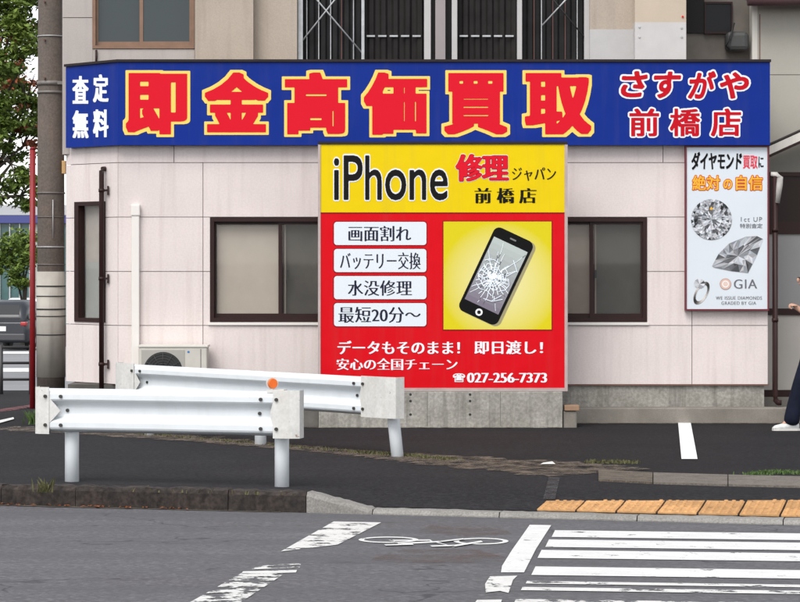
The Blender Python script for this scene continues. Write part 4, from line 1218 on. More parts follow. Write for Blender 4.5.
MB().box(ux(92.5), ux(194.5), YU, YU + .03, WUz1, ZU1).build('wall_panel', M_BEIGE_L, rear)
GL_UP = glass_mat('frosted_upper_glass', (.055, .068, .072), .12, .9, .6)
sash_window(ux(92.5), ux(194.5), uz(48.5), WUz1, YU, rear, ux(142), (M_DARKROOM, M_DARKROOM), 'bronze framed frosted window above the corner of the fascia', M_BRONZE, .035, GL_UP)
MB().tube([(ux(96.5), YU - .02, uz(50)), (ux(96.5), YU - .02, uz(66))], .012, 8).build('drain_pipe', M_BROWN, rear)
# corrugated screens between posts
MB().box(ux(297), ux(590), YU + .32, YU + .4, ZU0, ZU1).build('back_wall', M_BLACK, rear)
def corr(x0, x1, y, m_, name='screen_sheet'):
    mb = MB(); n = max(6, int((x1 - x0) / .125) * 6); xs_ = []
    for i in range(n + 1):
        u = i % 6; o = 0 if u in (0, 1, 2, 3) else .03
        xs_.append((x0 + (x1 - x0) * i / n, y - (.0 if u in (0, 1, 2) else .028)))
    for (x, yy) in xs_: mb.v += [(x, yy, ZU0), (x, yy, ZU1)]
    for i in range(n): mb.f.append([2 * i, 2 * i + 2, 2 * i + 3, 2 * i + 1]); mb.c.append(None); mb.sm.append(False)
    return mb.build(name, m_, rear)
corr(ux(363), ux(424), YU + .22, mat('dark_brown_sheet', (.020, .0175, .017), .6, var=.4, vscale=6, streak=.3, streak_col=(.045, .04, .037), spec=.15))
corr(ux(458), ux(519), YU + .22, MATS['dark_brown_sheet'])
corr(ux(303), ux(362), YU + .26, M_DARKSHEET); corr(ux(523), ux(586), YU + .26, M_DARKSHEET)
for a, b, m_ in ((297.8, 302.4, M_GALV), (361.3, 364.2, M_GALV), (424.2, 430.8, M_PRIMER), (452, 457.4, M_PRIMER), (517.6, 522.4, M_PRIMER), (585, 590.4, M_PRIMER)):
    MB().box(ux(a), ux(b), YU + .09, YU + .17, ZU0, ZU1).build('screen_post', m_, rear)
MB().box(ux(435.5), ux(445.5), YU + .1, YU + .2, ZU0, ZU1).build('infill_panel', mat('grey_pink_panel', (.30, .265, .265), .8, var=.1), rear)
for px, m_ in ((318, M_GALV), (330, M_GALV), (341, MATS['rusty_bolt']), (353, M_GALV), (535, MATS['rusty_bolt']), (542.5, M_GALV), (554, MATS['rusty_bolt']), (566.5, MATS['rusty_bolt']), (578.5, M_GALV), (306, M_GALV)):
    MB().box(ux(px) - .004, ux(px) + .006, YU + .215, YU + .23, ZU0, ZU1).build('screen_rib', m_, rear)
for base_px in (366.5, 460):
    for k in range(5):
        a = base_px + k * 11.5
        MB().box(ux(a), ux(a + 8.3), YU + .165, YU + .185, uz(35.3), uz(33.6)).build('screen_slot', M_GALV, rear)
for (x0, y0), (x1, y1) in (((300, 42), (334, -1)), ((317, -1), (362.5, 52.5)), ((543, 24), (566, -1)), ((552, -4), (606, 61))):
    a, b = Vector((ux(x0), YU + .13, uz(y0))), Vector((ux(x1), YU + .13, uz(y1)))
    b = a + (b - a) * 1.0
    if y1 < 0: b = a + (b - a) * 1.8
    if y0 < 0: a = b + (a - b) * 1.8
    MB().tube([a, b], .009, 8).build('brace', M_GALV if x1 < 570 else M_BLACK, rear)
# right: filler-coated wall and pilaster, recess with a small window
MB().box(ux(590), ux(633.5), YU + .02, YU + .3, ZU0, uz(29)).build('wall', M_PRIMER, rear)
MB().box(ux(590), ux(633.5), YU + .021, YU + .3, uz(29), ZU1).build('wall', M_BEIGE, rear)
M_FILL2 = mat('bright_filler_coat', (.53, .51, .50), .85, var=.07, vscale=6, fine=.05)
M_BEIGE2 = mat('warm_beige_render', (.52, .43, .34), .9, var=.08, vscale=3, fine=.06)
MB().box(ux(633.5), ux(684.5), YU - .16, YU + .3, ZU0, uz(23.5)).build('pilaster', M_FILL2, rear)
MB().box(ux(633.5), ux(684.5), YU - .159, YU + .3, uz(23.5), ZU1).build('pilaster', M_BEIGE2, rear)
for px, py, m_ in ((681, 18, MATS['red_letter_film']), (638, 28, M_GALV), (638, 38, M_GALV), (680, 29, M_GALV), (680, 38, M_GALV)):
    MB().tube([(ux(px), YU - .155, uz(py)), (ux(px), YU - .17, uz(py))], .012, 10).build('anchor', m_, rear)
YV = YU + 1.0
def vx(px): return (px - CX) / FOC * YV
def vz(py): return CAMZ - (py - CY) / FOC * YV
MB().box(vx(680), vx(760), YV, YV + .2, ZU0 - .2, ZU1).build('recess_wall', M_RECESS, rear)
mb = MB()
mb.box(vx(704), vx(732), YV - .05, YV, vz(34), vz(32)); mb.box(vx(704), vx(732), YV - .05, YV, vz(4), vz(2)); mb.box(vx(704), vx(705.5), YV - .05, YV, vz(32), vz(4)); mb.box(vx(730.5), vx(732), YV - .05, YV, vz(32), vz(4))
w_ = mb.build('window', M_BROWN, rear); w_['label'] = 'small dark window in the shaded recess'
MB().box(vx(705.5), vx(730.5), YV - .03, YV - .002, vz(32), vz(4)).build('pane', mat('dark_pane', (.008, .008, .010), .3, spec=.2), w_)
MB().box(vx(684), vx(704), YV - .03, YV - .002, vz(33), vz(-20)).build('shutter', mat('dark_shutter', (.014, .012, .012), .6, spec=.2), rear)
MB().rbox(vx(724), vx(746), YV - .25, YV - .002, vz(52), vz(33), .05).build('vent_hood', mat('grey_hood', (.06, .06, .058), .6, var=.3), rear)
MB().tube([(vx(731), YV - .27, vz(25)), (vx(727), YV - .28, vz(40)), (vx(723), YV - .27, vz(48)), (vx(728), YV - .26, vz(52))], .012, 8).build('cable', M_BLACK, rear)

# ================================================================= HOUSE AT RIGHT: wall, eaves, barge board, brown glazed door
YN = YW + 1.4
def nx_(px): return (px - CX) / FOC * YN
def nz(py): return CAMZ - (py - CY) / FOC * YN
house = thing('neighbour_house', 'beige house with a maroon gutter at the right edge', 'house', (nx_(900), YN + 2, 0))
mw = mat('pale_olive_render', (.42, .395, .345), .9, var=.06, vscale=2, fine=.08, streak=.12)
MB().box(nx_(757), nx_(1050), YN, YN + .2, nz(172), nz(75)).build('wall', mw, house)
MB().box(nx_(757), nx_(1050), YN, YN + .2, nz(74.4), 7.2).build('wall', mw, house)
MB().box(nx_(800.5) + .3, nx_(1050), YN, YN + .2, -.3, nz(172.2)).build('wall', mw, house)
MB().box(nx_(752), nx_(757.4), YN - .012, YN + .2, nz(172), 7.2).build('corner_trim', mat('pale_trim', (.58, .55, .5), .8), house)
MB().tube([(nx_(744), YN - .3, nz(2)), (nx_(1050), YN - .3, nz(2))], .075, 16).build('gutter', mat('maroon_gutter', (.085, .045, .05), .5, var=.2), house)
MB().box(nx_(745), nx_(1050), YN - .26, YN, nz(0), nz(-4)).build('soffit', M_BROWN, house)
MB().box(nx_(759.3), nx_(760.2), YN - .006, YN, nz(142), nz(14)).build('expansion_joint', MATS['rusty_drip_edge'], house)
# porch roof, sloping up to the right
YE = YW + .55
def ex(px): return (px - CX) / FOC * YE
def ez(py): return CAMZ - (py - CY) / FOC * YE
porch = thing('porch', 'small porch with a white sloping barge board at the right edge', 'porch', (ex(800), YE + .4, 0))
a, b = Vector((ex(769.5), YE, ez(154.5))), Vector((ex(905), YE, ez(93)))
up = Vector((0, 0, .095))
MB().prism([a, b, b + up, a + up], Vector((0, .06, 0))).build('barge_board', mat('cream_white_timber', (.68, .64, .58), .6, var=.08, streak=.2), porch)
MB().prism([a - up * .35, b - up * .35, b - up * .02, a - up * .02], Vector((0, .7, 0))).build('soffit', M_BROWN, porch)
MB().prism([a + up * 1.02, b + up * 1.02, b + up * 1.2, a + up * 1.2], Vector((0, .75, 0))).build('roof', M_CAP, porch)
MB().box(ex(906), ex(915), YE, YE + .12, -.1, ez(97)).build('post', M_BROWN, porch)
YG = YW + .75
def gx(px): return (px - CX) / FOC * YG
def gzp(py): return CAMZ - (py - CY) / FOC * YG
door = thing('porch_screen', 'brown framed porch screen with grey panels behind the walking person', 'screen', (gx(812), YG, gzp(400)))
MB().box(gx(757), gx(866), YG, YG + .06, gzp(397), gzp(390)).build('rail', M_BROWN, door)
MB().box(gx(757), gx(866), YG, YG + .06, gzp(315), gzp(308.5)).build('rail', M_BROWN, door)
MB().box(gx(757), gx(866), YG, YG + .06, gzp(234), gzp(222)).build('rail', M_BROWN, door)
MB().box(gx(757), gx(866), YG, YG + .06, gzp(176), gzp(172)).build('rail', M_BROWN, door)
for px in (757, 866): MB().box(gx(px), gx(px + 5), YG - .003, YG + .064, gzp(397), gzp(170)).build('stile', M_BROWN, door)
MB().box(gx(762), gx(866), YG + .02, YG + .03, gzp(390), gzp(315)).build('panel', mat('taupe_panel', (.40, .37, .335), .6, var=.08), door)
MB().box(gx(762), gx(866), YG + .02, YG + .03, gzp(308.5), gzp(234)).build('panel', mat('grey_frosted_panel', (.25, .245, .24), .4, var=.08), door)
MB().box(gx(762), gx(866), YG + .02, YG + .03, gzp(222), gzp(176)).build('panel', mat('dark_brown_glass', (.022, .014, .012), .3, spec=.15), door)
MB().box(gx(740), gx(880), YG - .1, YG + .3, -.25, gzp(397)).build('threshold', M_CONC2, door)

# ================================================================= LEFT BACKGROUND
YF = 39.5
def fp(px, py): return at(px, py, YF)
fz = gz(-6.4, YF)
fn = thing('pipe_fence', 'low dark pipe fence beside the side street', 'fence', (fp(10, 390).x, YF, fz))
M_FENCE = mat('dark_fence_paint', (.03, .027, .028), .5)
xa, xb = fp(-60, 0).x, fp(31, 0).x
for py, r in ((347.5, .026), (363, .022), (379.5, .022)): MB().tube([(xa, YF, fp(0, py).z), (xb, YF, fp(0, py).z)], r, 10).build('rail', M_FENCE, fn)
for px in (1, 31, -50): MB().tube([(fp(px, 0).x, YF, fz - .2), (fp(px, 0).x, YF, fp(0, 345).z)], .035, 12).build('post', M_FENCE, fn)
# parked car: dark grey SUV seen from behind
def make_car(name, label, loc, rz, body_m, group=None):
    t = thing(name, label, 'car', loc, group, rz)
    OR = Vector(loc)
    def bld(mb, nm, m_, par=t):
        mb.v = [tuple(Vector(v) + OR) for v in mb.v]; return mb.build(nm, m_, par)
    # local: x right, y forward (away), z up; rear bumper at y=0, length 4.4
    def loft(secs, nm, m_, par=t):
        mb = MB(); n = len(secs[0])
        for s_ in secs: mb.v += s_
        for i in range(len(secs) - 1):
            for k in range(n): mb.f.append([i * n + k, i * n + (k + 1) % n, (i + 1) * n + (k + 1) % n, (i + 1) * n + k]); mb.c.append(None); mb.sm.append(True)
        mb.f.append(list(range(n))); mb.f.append(list(range((len(secs) - 1) * n, len(secs) * n))[::-1]); mb.c += [None, None]; mb.sm += [False, False]
        return bld(mb, nm, m_, par)
    def sec(y, hw, zb, zt, c=.1, top=1.0):
        p = []
        for sx_, sz_ in ((1, 0), (1, 1), (-1, 1), (-1, 0)):
            pass
        tw = hw * top
        return [(hw - .06, y, zb), (hw, y, zb + .1), (hw, y, zt - c * 1.6), (tw - c * .35, y, zt - c * .3), (tw - c * 1.2, y, zt), (-tw + c * 1.2, y, zt), (-tw + c * .35, y, zt - c * .3), (-hw, y, zt - c * 1.6), (-hw, y, zb + .1), (-hw + .06, y, zb)]
    body = loft([sec(0, .78, .36, .92), sec(.06, .85, .3, .98), sec(.5, .88, .26, 1.02), sec(2.9, .88, .26, 1.0), sec(3.6, .87, .26, .95), sec(4.2, .82, .28, .85), sec(4.4, .72, .34, .75)], 'body', body_m)
    cab = loft([sec(.12, .74, .9, 1.12, .08, .9), sec(.42, .76, .9, 1.58, .1, .86), sec(.8, .77, .9, 1.66, .1, .84), sec(1.9, .77, .9, 1.68, .1, .84), sec(2.5, .76, .9, 1.58, .1, .84), sec(3.3, .72, .9, 1.02, .06, .95)], 'cabin', body_m)
    gl = mat('car_glass', (.010, .012, .015), .35, spec=.15)
    m2 = MB(); m2.poly([(-.6, .1, 1.08), (.6, .1, 1.08), (.54, .365, 1.52), (-.54, .365, 1.52)]); bld(m2, 'rear_window', gl)
    for sg in (-1, 1):
        m2 = MB(); m2.poly([(sg * .795, .55, 1.06), (sg * .795, 1.35, 1.06), (sg * .70, 1.35, 1.52), (sg * .70, .75, 1.52)]); bld(m2, 'side_window', gl)
        m2 = MB(); m2.poly([(sg * .795, 1.42, 1.06), (sg * .785, 2.7, 1.06), (sg * .70, 2.3, 1.5), (sg * .70, 1.42, 1.52)]); bld(m2, 'side_window', gl)
        m2 = MB(); m2.rbox(min(sg * .66, sg * .865), max(sg * .66, sg * .865), -.012, .22, .84, .97, .03); bld(m2, 'tail_light', mat('tail_lamp_red', (.35, .02, .02), .25))
        for yy in (.85, 3.5):
            m2 = MB(); m2.tube([(sg * .66, yy, .33), (sg * .89, yy, .33)], .33, 24); wl = bld(m2, 'wheel', mat('tyre_rubber', (.014, .014, .014), .8))
            m2 = MB(); m2.tube([(sg * .885, yy, .33), (sg * .90, yy, .33)], [.21, .19], 20); bld(m2, 'rim', M_GALV, wl)
        m2 = MB(); m2.rbox(min(sg * .86, sg * 1.02), max(sg * .86, sg * 1.02), 2.4, 2.52, 1.0, 1.14, .03); bld(m2, 'mirror', body_m)
    m2 = MB(); m2.rbox(-.82, .82, -.05, .12, .34, .58, .04); bld(m2, 'bumper', mat('bumper_grey', (.05, .05, .055), .5))
    m2 = MB(); m2.box(-.17, .17, -.012, 0, .66, .82); bld(m2, 'number_plate', mat('plate_white', (.7, .7, .68), .5))
    return t
M_CARD_ = mat('dark_grey_car_paint', (.022, .025, .032), .4, coat=.2)
cp = at(1, 353.5, 80.0)
make_car('parked_car', 'dark grey car seen from behind on the side street, nearest the fence', (cp.x, 80.0, gz(cp.x, 80)), R(-7), M_CARD_, 'cars on the side street')
cp2 = at(22, 330, 104.0)
make_car('parked_car', 'small white car farther off, just left of the red post', (cp2.x, 104.0, gz(cp2.x, 104)), R(6), mat('white_car_paint', (.7, .7, .7), .25, coat=.6), 'cars on the side street')
# far shop across the street
YB = 122.0
def bp(px, py): return at(px, py, YB)
zb_ = gz(-20, YB)
far = thing('far_shop', 'distant low shop with a blue band over a teal glass front', 'building', (bp(10, 300).x, YB + 6, zb_))
xl, xr = bp(-220, 0).x, bp(110, 0).x
MB().box(xl, xr, YB + .3, YB + 12, zb_, bp(0, 207).z).build('wall', mat('far_grey_wall', (.42, .42, .42), .9, var=.1, vscale=.5), far)
MB().box(xl, xr, YB, YB + .3, bp(0, 215).z, bp(0, 205).z).build('fascia', mat('far_fascia', (.45, .46, .48), .7), far)
MB().box(xl, xr, YB - .05, YB + .3, bp(0, 223).z, bp(0, 215.4).z).build('band', mat('far_blue_band', (.06, .07, .24), .6), far)
i = 0; px = -220
gt = mat('far_teal_glass', (.10, .20, .20), .15, var=.5, vscale=.6); gt2 = mat('far_pale_glass', (.40, .45, .40), .3, var=.3, vscale=.7)
while px < 110:
    MB().box(bp(px, 0).x, bp(px + 9, 0).x, YB + .18, YB + .28, zb_, bp(0, 223.5).z).build('glass_panel', gt2 if i % 4 == 1 else gt, far)
    MB().box(bp(px + 9, 0).x, bp(px + 10, 0).x, YB + .05, YB + .29, zb_, bp(0, 223.5).z).build('mullion', mat('far_mullion', (.5, .5, .5), .6), far)
    px += 10; i += 1

# ================================================================= TREES
def leaf_mat(name, c, c2):
    m = mat(name, c, .65, var=.9, vscale=1.4, col2=c2, spec=.25)
    return m
M_LEAF_A = leaf_mat('leaf_green', (.16, .22, .04), (.06, .105, .02))
M_LEAF_R = leaf_mat('leaf_red_brown', (.42, .12, .05), (.18, .06, .035))
M_BARK = mat('bark', (.09, .07, .055), .95, var=.4, vscale=8, bump=1, bscale=30)
def make_tree(name, label, base, h_trunk, blobs, n_leaf, size, seed, red=.0, group='trees on the left'):
    rnd = random.Random(seed)
    t = thing(name, label, 'tree', base, group)
    B = Vector(base)
    mb = MB()
    top = B + Vector((0, 0, h_trunk))
    mb.tube([B + Vector((0, 0, -.3)), B + Vector((.04, 0, h_trunk * .5)), top, top + Vector((.1, .1, h_trunk * .6))], [.16, .13, .10, .04], 12)
    for c, r in blobs:
        c = Vector(c); mid = top.lerp(c, .5) + Vector((rnd.uniform(-.2, .2), rnd.uniform(-.2, .2), .15))
        mb.tube([top - Vector((0, 0, .25)), mid, c], [.06, .04, .015], 8)
        for k in range(5):
            d = Vector((rnd.gauss(0, 1), rnd.gauss(0, 1), rnd.gauss(0, .8))).normalized() * r * .85
            mb.tube([c.lerp(mid, .2), c + d * .5 + Vector((0, 0, .05)), c + d], [.018, .012, .005], 5)
    mb.build('trunk', M_BARK, t)
    lf = MB(); lr = MB(); tot = sum(r ** 2 for c, r in blobs)
    for c, r in blobs:
        c = Vector(c); k_cl = max(6, int(26 * r ** 2))
        cl = []
        for _ in range(k_cl):
            d = Vector((rnd.gauss(0, 1), rnd.gauss(0, 1), rnd.gauss(0, .85))).normalized() * r * (rnd.random() ** .4)
            cl.append((c + d, rnd.uniform(.16, .42) * min(1, r), rnd.random() < red))
        n = int(n_leaf * r ** 2 / tot)
        for _ in range(n):
            cc, cr, isr = rnd.choice(cl)
            p = cc + Vector((rnd.gauss(0, 1), rnd.gauss(0, 1), rnd.gauss(0, .6))) * cr * .55
            nn = Vector((rnd.gauss(0, .8), rnd.gauss(0, .8), 1)).normalized()
            u = nn.orthogonal().normalized(); u = (Matrix.Rotation(rnd.uniform(0, 6.28), 3, nn) @ u); v = nn.cross(u)
            s_ = size * rnd.uniform(.6, 1.25)
            (lr if isr else lf).add([p - u * s_ * .5, p + v * s_ * .26 + nn * s_ * .05, p + u * s_ * .5 - nn * s_ * .08, p - v * s_ * .26 + nn * s_ * .05], [(0, 1, 2, 3)])
    a = lf.build('crown', M_LEAF_A, t, flip=False)
    if lr.v: lr.build('red_leaves', M_LEAF_R, t, flip=False)
    return t
YT = 46.0
def tp(px, py, dy=0): p = at(px, py, YT + dy); return (p.x, p.y, p.z)
b0 = at(-34, 380, YT); b0.z = gz(b0.x, YT)
make_tree('broadleaf_tree', 'broad green tree with reddish leaves behind the utility pole', tuple(b0), 3.2,
          [(tp(8, 20), .85), (tp(-30, -10, .5), 1.2), (tp(24, -12, .4), .8), (tp(-12, 60, -.3), .75), (tp(4, 112, .2), .62), (tp(30, 92, .5), .45), (tp(-30, 120), 1.0), (tp(14, 160, -.2), .62), (tp(-12, 190, .4), .7), (tp(27, 195, .2), .38), (tp(34, 40, .8), .5), (tp(30, 140, .3), .4)], 20000, .13, 21, .07)
YT2 = 92.0
b1 = at(24, 330, YT2); b1.z = gz(b1.x, YT2)
def tq(px, py, dy=0): p = at(px, py, YT2 + dy); return (p.x, p.y, p.z)
make_tree('broadleaf_tree', 'small round street tree in front of the distant glass shop', tuple(b1), 1.6, [(tq(20, 245), 1.0), (tq(30, 258), .9), (tq(8, 262), .7), (tq(18, 270, -.3), .8)], 3500, .2, 5)
make_tree('red_maple', 'red leaved tree seen through the gaps of the broad green tree', (at(-30, 380, 60.0).x, 60.0, gz(-10.5, 60)), 3.4,
          [(tuple(at(4, 85, 60.0)), .9), (tuple(at(24, 120, 60.5)), .6), (tuple(at(-22, 70, 60.0)), 1.0), (tuple(at(18, 82, 60)), .5)], 3200, .16, 8, .75)

# ================================================================= WEEDS
def weeds(name, label, pts, n, h, spread, seed, m_=M_LEAF):
    rnd = random.Random(seed); mb = MB()
    for _ in range(n):
        a, b = rnd.choice(list(zip(pts, pts[1:]))) if len(pts) > 1 else (pts[0], pts[0])
        p = a.lerp(b, rnd.random()) + Vector((rnd.gauss(0, spread), rnd.gauss(0, spread), 0))
        z = gz(p.x, p.y)
        an = rnd.uniform(0, 6.28); hh = h * rnd.uniform(.4, 1.2); le = rnd.uniform(.1, .7) * hh
        d = Vector((math.cos(an), math.sin(an), 0)); s_ = Vector((-d.y, d.x, 0)) * .006 * (1 + h * 4)
        p.z = z
        mb.add([p - s_, p + s_, p + d * le * .4 + Vector((0, 0, hh * .6)) + s_ * .8, p + d * le + Vector((0, 0, hh)), p + d * le * .4 + Vector((0, 0, hh * .6)) - s_ * .8], [(0, 1, 2, 3, 4)])
    o = mb.build(name, m_, None, flip=False); tag(o, label, 'weeds', None, 'stuff'); return o
M_DRY = mat('dry_weed', (.13, .125, .045), .8, var=.6, vscale=15)
weeds('weeds', 'low weeds along the forecourt edging beside the leaning post', [lot_at(352, 453), lot_at(395, 456), lot_at(455, 461)], 700, .035, .05, 1, M_DRY)
weeds('weeds', 'thin weeds along the edging under the nearer guardrail', [lot_at(120, 433), lot_at(230, 442), lot_at(345, 452)], 500, .03, .06, 2, M_DRY)
weeds('weeds', 'green weeds at the right end of the edging', [lot_at(752, 475), lot_at(775, 473), lot_at(805, 474)], 600, .028, .05, 3)
weeds('weeds', 'dry weeds in the middle of the grit strip', [lot_at(590, 463), lot_at(635, 463)], 250, .03, .05, 4, M_DRY)
weeds('weeds', 'weed tuft growing from the mossy kerb', [lot_at(45, 492)], 30, .10, .04, 5, M_DRY)
weeds('weeds', 'leafy weed behind the left end of the nearer guardrail', [lot_at(35, 424), lot_at(38, 424)], 160, .14, .04, 6)
weeds('weeds', 'scattered weeds in the joints of the mossy kerb', [lot_at(90, 489), lot_at(200, 493), lot_at(300, 497)], 36, .035, .06, 7, M_DRY)
rnd = random.Random(9)
mb = MB()
for _ in range(60):
    x = rnd.uniform(-3.5, -1.5); y = kerbY(x) - rnd.uniform(.01, .12); z = roadz(x, y) + .012; a = rnd.uniform(0, 6.28); s_ = rnd.uniform(.012, .03)
    d = Vector((math.cos(a), math.sin(a), 0)) * s_; e = Vector((-d.y, d.x, 0)) * .6
    p = Vector((x, y, z)); mb.add([p - d, p + e + Vector((0, 0, .008)), p + d, p - e + Vector((0, 0, .006))], [(0, 1, 2, 3)])
tag(mb.build('fallen_leaves', mat('orange_leaf', (.33, .10, .03), .8, var=.6, vscale=30), None, flip=False), 'orange fallen leaves in the gutter at left', 'leaves', None, 'stuff')
# ================================================================= PERSON walking left at the right edge
YQ = 25.35
px0 = (784 - CX) / FOC * YQ                              # leading ankle
per = thing('person', 'person in dark blue jeans and white trainers walking left at the right edge', 'person', (px0 + .28, YQ, 0))
def skin_mesh(name, nodes, edges, m_, parent, sub=2, root='pelvis', scale_r=1.0):
    keys = list(nodes)
    me = bpy.data.meshes.new(name)
    me.from_pydata([nodes[k][0] for k in keys], [(keys.index(a), keys.index(b)) for a, b in edges], [])
    o = bpy.data.objects.new(name, me); COL.objects.link(o)
    md = o.modifiers.new('skin', 'SKIN'); md.use_smooth_shade = True
    sv = me.skin_vertices[0].data
    for i, k in enumerate(keys):
        r = nodes[k][1]; r = r if isinstance(r, tuple) else (r, r)
        sv[i].radius = (r[0] * scale_r, r[1] * scale_r); sv[i].use_root = (k == root)
    ss = o.modifiers.new('sub', 'SUBSURF'); ss.levels = sub; ss.render_levels = sub
    dg = bpy.context.evaluated_depsgraph_get(); dg.update()
    m2 = bpy.data.meshes.new_from_object(o.evaluated_get(dg))
    bpy.data.objects.remove(o); bpy.data.meshes.remove(me)
    m2.name = name; m2.materials.clear(); m2.materials.append(m_)
    for p in m2.polygons: p.use_smooth = True
    wl = world_loc(parent)
    for v in m2.vertices: v.co -= wl
    ob = bpy.data.objects.new(name, m2); COL.objects.link(ob); ob.parent = parent
    return ob
def Q(x, y, z): return (px0 + x, YQ + y, z)
J = {
 'pelvis': (Q(.30, 0, .92), (.15, .11)), 'waist': (Q(.305, 0, 1.06), (.122, .10)), 'chest': (Q(.285, 0, 1.28), (.16, .115)), 'shoulders': (Q(.275, 0, 1.40), (.13, .09)),
 'neck': (Q(.26, 0, 1.49), .055), 'skull': (Q(.245, 0, 1.60), (.08, .095)), 'crown': (Q(.25, 0, 1.685), (.065, .08)),
 'hipN': (Q(.29, -.09, .86), .095), 'kneeN': (Q(.145, -.09, .50), .062), 'ankleN': (Q(.03, -.09, .10), .036), 'toeN': (Q(-.06, -.09, .035), .018),
 'hipF': (Q(.31, .09, .86), .095), 'kneeF': (Q(.38, .09, .47), .062), 'ankleF': (Q(.62, .09, .17), .036), 'toeF': (Q(.55, .09, .08), .018),
 'shN': (Q(.275, -.19, 1.38), .058), 'elN': (Q(.36, -.23, 1.12), .042), 'wrN': (Q(.145, -.21, 1.27), .029), 'palmN': (Q(.085, -.205, 1.315), (.035, .02)),
 'shF': (Q(.275, .19, 1.38), .058), 'elF': (Q(.37, .24, 1.11), .042), 'wrF': (Q(.52, .24, .93), .029), 'palmF': (Q(.55, .235, .87), (.035, .02)),
}
E_ = [('pelvis', 'waist'), ('waist', 'chest'), ('chest', 'shoulders'), ('shoulders', 'neck'), ('neck', 'skull'), ('skull', 'crown'),
      ('pelvis', 'hipN'), ('hipN', 'kneeN'), ('kneeN', 'ankleN'), ('ankleN', 'toeN'), ('pelvis', 'hipF'), ('hipF', 'kneeF'), ('kneeF', 'ankleF'), ('ankleF', 'toeF'),
      ('shoulders', 'shN'), ('shN', 'elN'), ('elN', 'wrN'), ('wrN', 'palmN'), ('shoulders', 'shF'), ('shF', 'elF'), ('elF', 'wrF'), ('wrF', 'palmF')]
# near hand half closed, far hand hanging relaxed
def finger(side, k, pts, r0):
    prev = 'palm' + side
    for q, p in enumerate(pts):
        key = 'f%s%d%d' % (side, k, q); J[key] = (p, r0 * (1 - .09 * q)); E_.append((prev, key)); prev = key
pN = J['palmN'][0]; pF = J['palmF'][0]
for k, (off, ln) in enumerate(((-.029, .9), (-.010, 1.0), (.010, .95), (.029, .8))):
    finger('N', k, [(pN[0] - .030, pN[1] + off, pN[2] + .022), (pN[0] - .062 * ln, pN[1] + off, pN[2] + .016), (pN[0] - .066 * ln, pN[1] + off, pN[2] - .016), (pN[0] - .040 * ln, pN[1] + off, pN[2] - .028)], .0105)
    finger('F', k, [(pF[0] + .012, pF[1] + off, pF[2] - .04), (pF[0] + .012, pF[1] + off, pF[2] - .04 - .036 * ln), (pF[0] - .002, pF[1] + off, pF[2] - .04 - .064 * ln)], .0105)
finger('N', 9, [(pN[0] + .004, pN[1] - .034, pN[2] + .006), (pN[0] - .026, pN[1] - .046, pN[2] + .010), (pN[0] - .052, pN[1] - .040, pN[2] + .004)], .012)
finger('F', 9, [(pF[0] - .012, pF[1] - .036, pF[2] - .01), (pF[0] - .018, pF[1] - .046, pF[2] - .045)], .012)
M_SKIN = mat('skin', (.52, .30, .21), .55, var=.1, vscale=12)
body = skin_mesh('body', J, E_, M_SKIN, per)
def sub_nodes(keys, grow, over=None):
    d = {}
    for k in keys:
        r = J[k][1]; r = r if isinstance(r, tuple) else (r, r); d[k] = (J[k][0], (r[0] + grow, r[1] + grow))
    if over: d.update(over)
    return d
tr = sub_nodes(('pelvis', 'hipN', 'kneeN', 'hipF', 'kneeF'), .012, {
    'waist2': (Q(.30, 0, 1.02), (.148, .115)), 'shinN': (Q(.095, -.09, .28), .082), 'hemN': (Q(.055, -.09, .045), .098),
    'shinF': (Q(.52, .09, .30), .066), 'hemF': (Q(.615, .09, .19), .07)})
M_DENIM = mat('dark_denim', (.008, .011, .026), .9, spec=.2, var=.45, vscale=7, fine=.2, fscale=120, bump=.8, bscale=25)
skin_mesh('trousers', tr, [('pelvis', 'waist2'), ('pelvis', 'hipN'), ('hipN', 'kneeN'), ('kneeN', 'shinN'), ('shinN', 'hemN'), ('pelvis', 'hipF'), ('hipF', 'kneeF'), ('kneeF', 'shinF'), ('shinF', 'hemF')], M_DENIM, body)
sh = sub_nodes(('waist', 'chest', 'shoulders', 'shN', 'shF'), .014, {'hem': (Q(.305, 0, .93), (.168, .13)), 'slN': (Q(.345, -.225, 1.16), .06), 'slF': (Q(.355, .235, 1.15), .06), 'collar': (Q(.263, 0, 1.455), .068)})
skin_mesh('shirt', sh, [('waist', 'hem'), ('waist', 'chest'), ('chest', 'shoulders'), ('shoulders', 'collar'), ('shoulders', 'shN'), ('shN', 'slN'), ('shoulders', 'shF'), ('shF', 'slF')], mat('mauve_grey_shirt', (.105, .085, .125), .85, var=.2, vscale=6, bump=.6, bscale=20), body, root='waist')
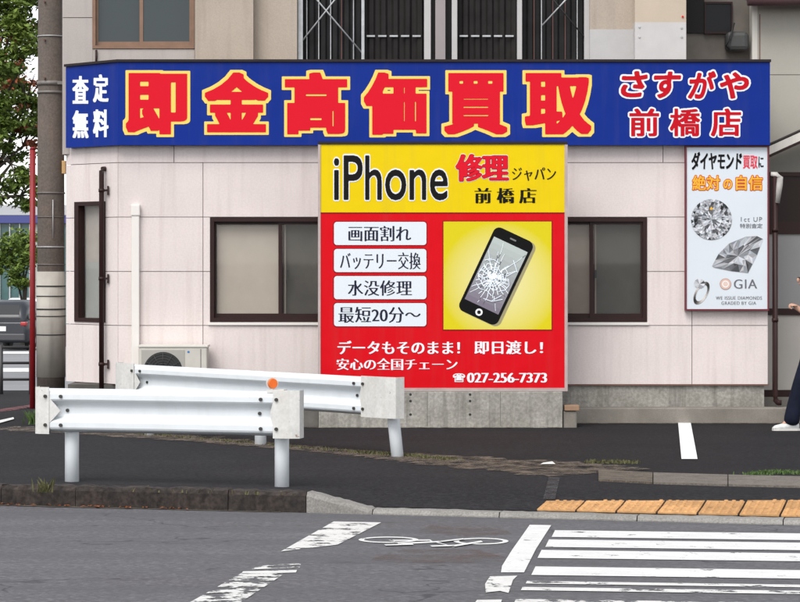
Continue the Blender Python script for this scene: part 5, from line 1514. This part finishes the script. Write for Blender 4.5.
# trainers: shaped upper on a thick sole
def trainer(ax_, ay, az0, pitch):
    prof = [(-.165, .034, .034), (-.14, .042, .055), (-.09, .046, .068), (-.03, .044, .085), (.03, .040, .105), (.07, .038, .115), (.10, .034, .105), (.115, .026, .07)]
    mb = MB(); n = 12; cp_, sp_ = math.cos(pitch), math.sin(pitch)
    def T(x, y, z): return (ax_ + x * cp_ - z * sp_, ay + y, az0 + x * sp_ + z * cp_)
    for x, hw, h in prof:
        for k in range(n):
            a = 2 * math.pi * k / n; zz = .022 + (h - .022) * max(0, math.sin(a)) ** .7 if math.sin(a) > 0 else .022 + .004 * math.sin(a)
            mb.v.append(T(x, hw * math.cos(a), zz))
    for i in range(len(prof) - 1):
        for k in range(n): mb.f.append([i * n + k, i * n + (k + 1) % n, (i + 1) * n + (k + 1) % n, (i + 1) * n + k]); mb.c.append(None); mb.sm.append(True)
    mb.f.append(list(range(n))); mb.f.append(list(range((len(prof) - 1) * n, len(prof) * n))[::-1]); mb.c += [None] * 2; mb.sm += [True] * 2
    s_ = mb.build('trainer', mat('white_canvas', (.62, .62, .60), .75, var=.15, vscale=20), body)
    mb = MB(); outl = [(-.172, .0), (-.16, .035), (-.10, .05), (0, .045), (.09, .041), (.122, .025), (.122, -.025), (.09, -.041), (0, -.045), (-.10, -.05), (-.16, -.035)]
    lo = [T(x, y, 0) for x, y in outl]; hi = [T(x, y, .024) for x, y in outl]; m_ = len(lo)
    mb.add(lo + hi, [tuple(range(m_))[::-1], tuple(range(m_, 2 * m_))] + [(i, (i + 1) % m_, m_ + (i + 1) % m_, m_ + i) for i in range(m_)])
    mb.build('sole', mat('pale_rubber', (.55, .53, .50), .8), s_)
trainer(Q(.03, -.09, 0)[0], YQ - .09, .004, R(0)); trainer(Q(.60, .09, 0)[0], YQ + .09, .06, R(-38) * -1)
# head details
def ball(c, r, m_, name, par, n=12):
    mb = MB(); c = Vector(c)
    for i in range(n + 1):
        th = math.pi * i / n
        for k in range(2 * n): mb.v.append((c.x + r[0] * math.sin(th) * math.cos(math.pi * k / n), c.y + r[1] * math.sin(th) * math.sin(math.pi * k / n), c.z + r[2] * math.cos(th)))
    for i in range(n):
        for k in range(2 * n): mb.f.append([i * 2 * n + k, i * 2 * n + (k + 1) % (2 * n), (i + 1) * 2 * n + (k + 1) % (2 * n), (i + 1) * 2 * n + k]); mb.c.append(None); mb.sm.append(True)
    return mb.build(name, m_, par)
ball(Q(.272, 0, 1.665), (.098, .088, .085), mat('black_hair', (.015, .012, .012), .6, bump=1, bscale=60), 'hair', body)
for sg in (-1, 1):
    ball(Q(.158, sg * .033, 1.612), (.012, .014, .009), M_BLACK, 'eye', body, 6); ball(Q(.262, sg * .083, 1.60), (.02, .012, .032), M_SKIN, 'ear', body, 8)
ball(Q(.152, 0, 1.588), (.018, .014, .024), M_SKIN, 'nose', body, 8); ball(Q(.165, 0, 1.548), (.012, .024, .007), mat('lips', (.4, .16, .13), .5), 'mouth', body, 8)
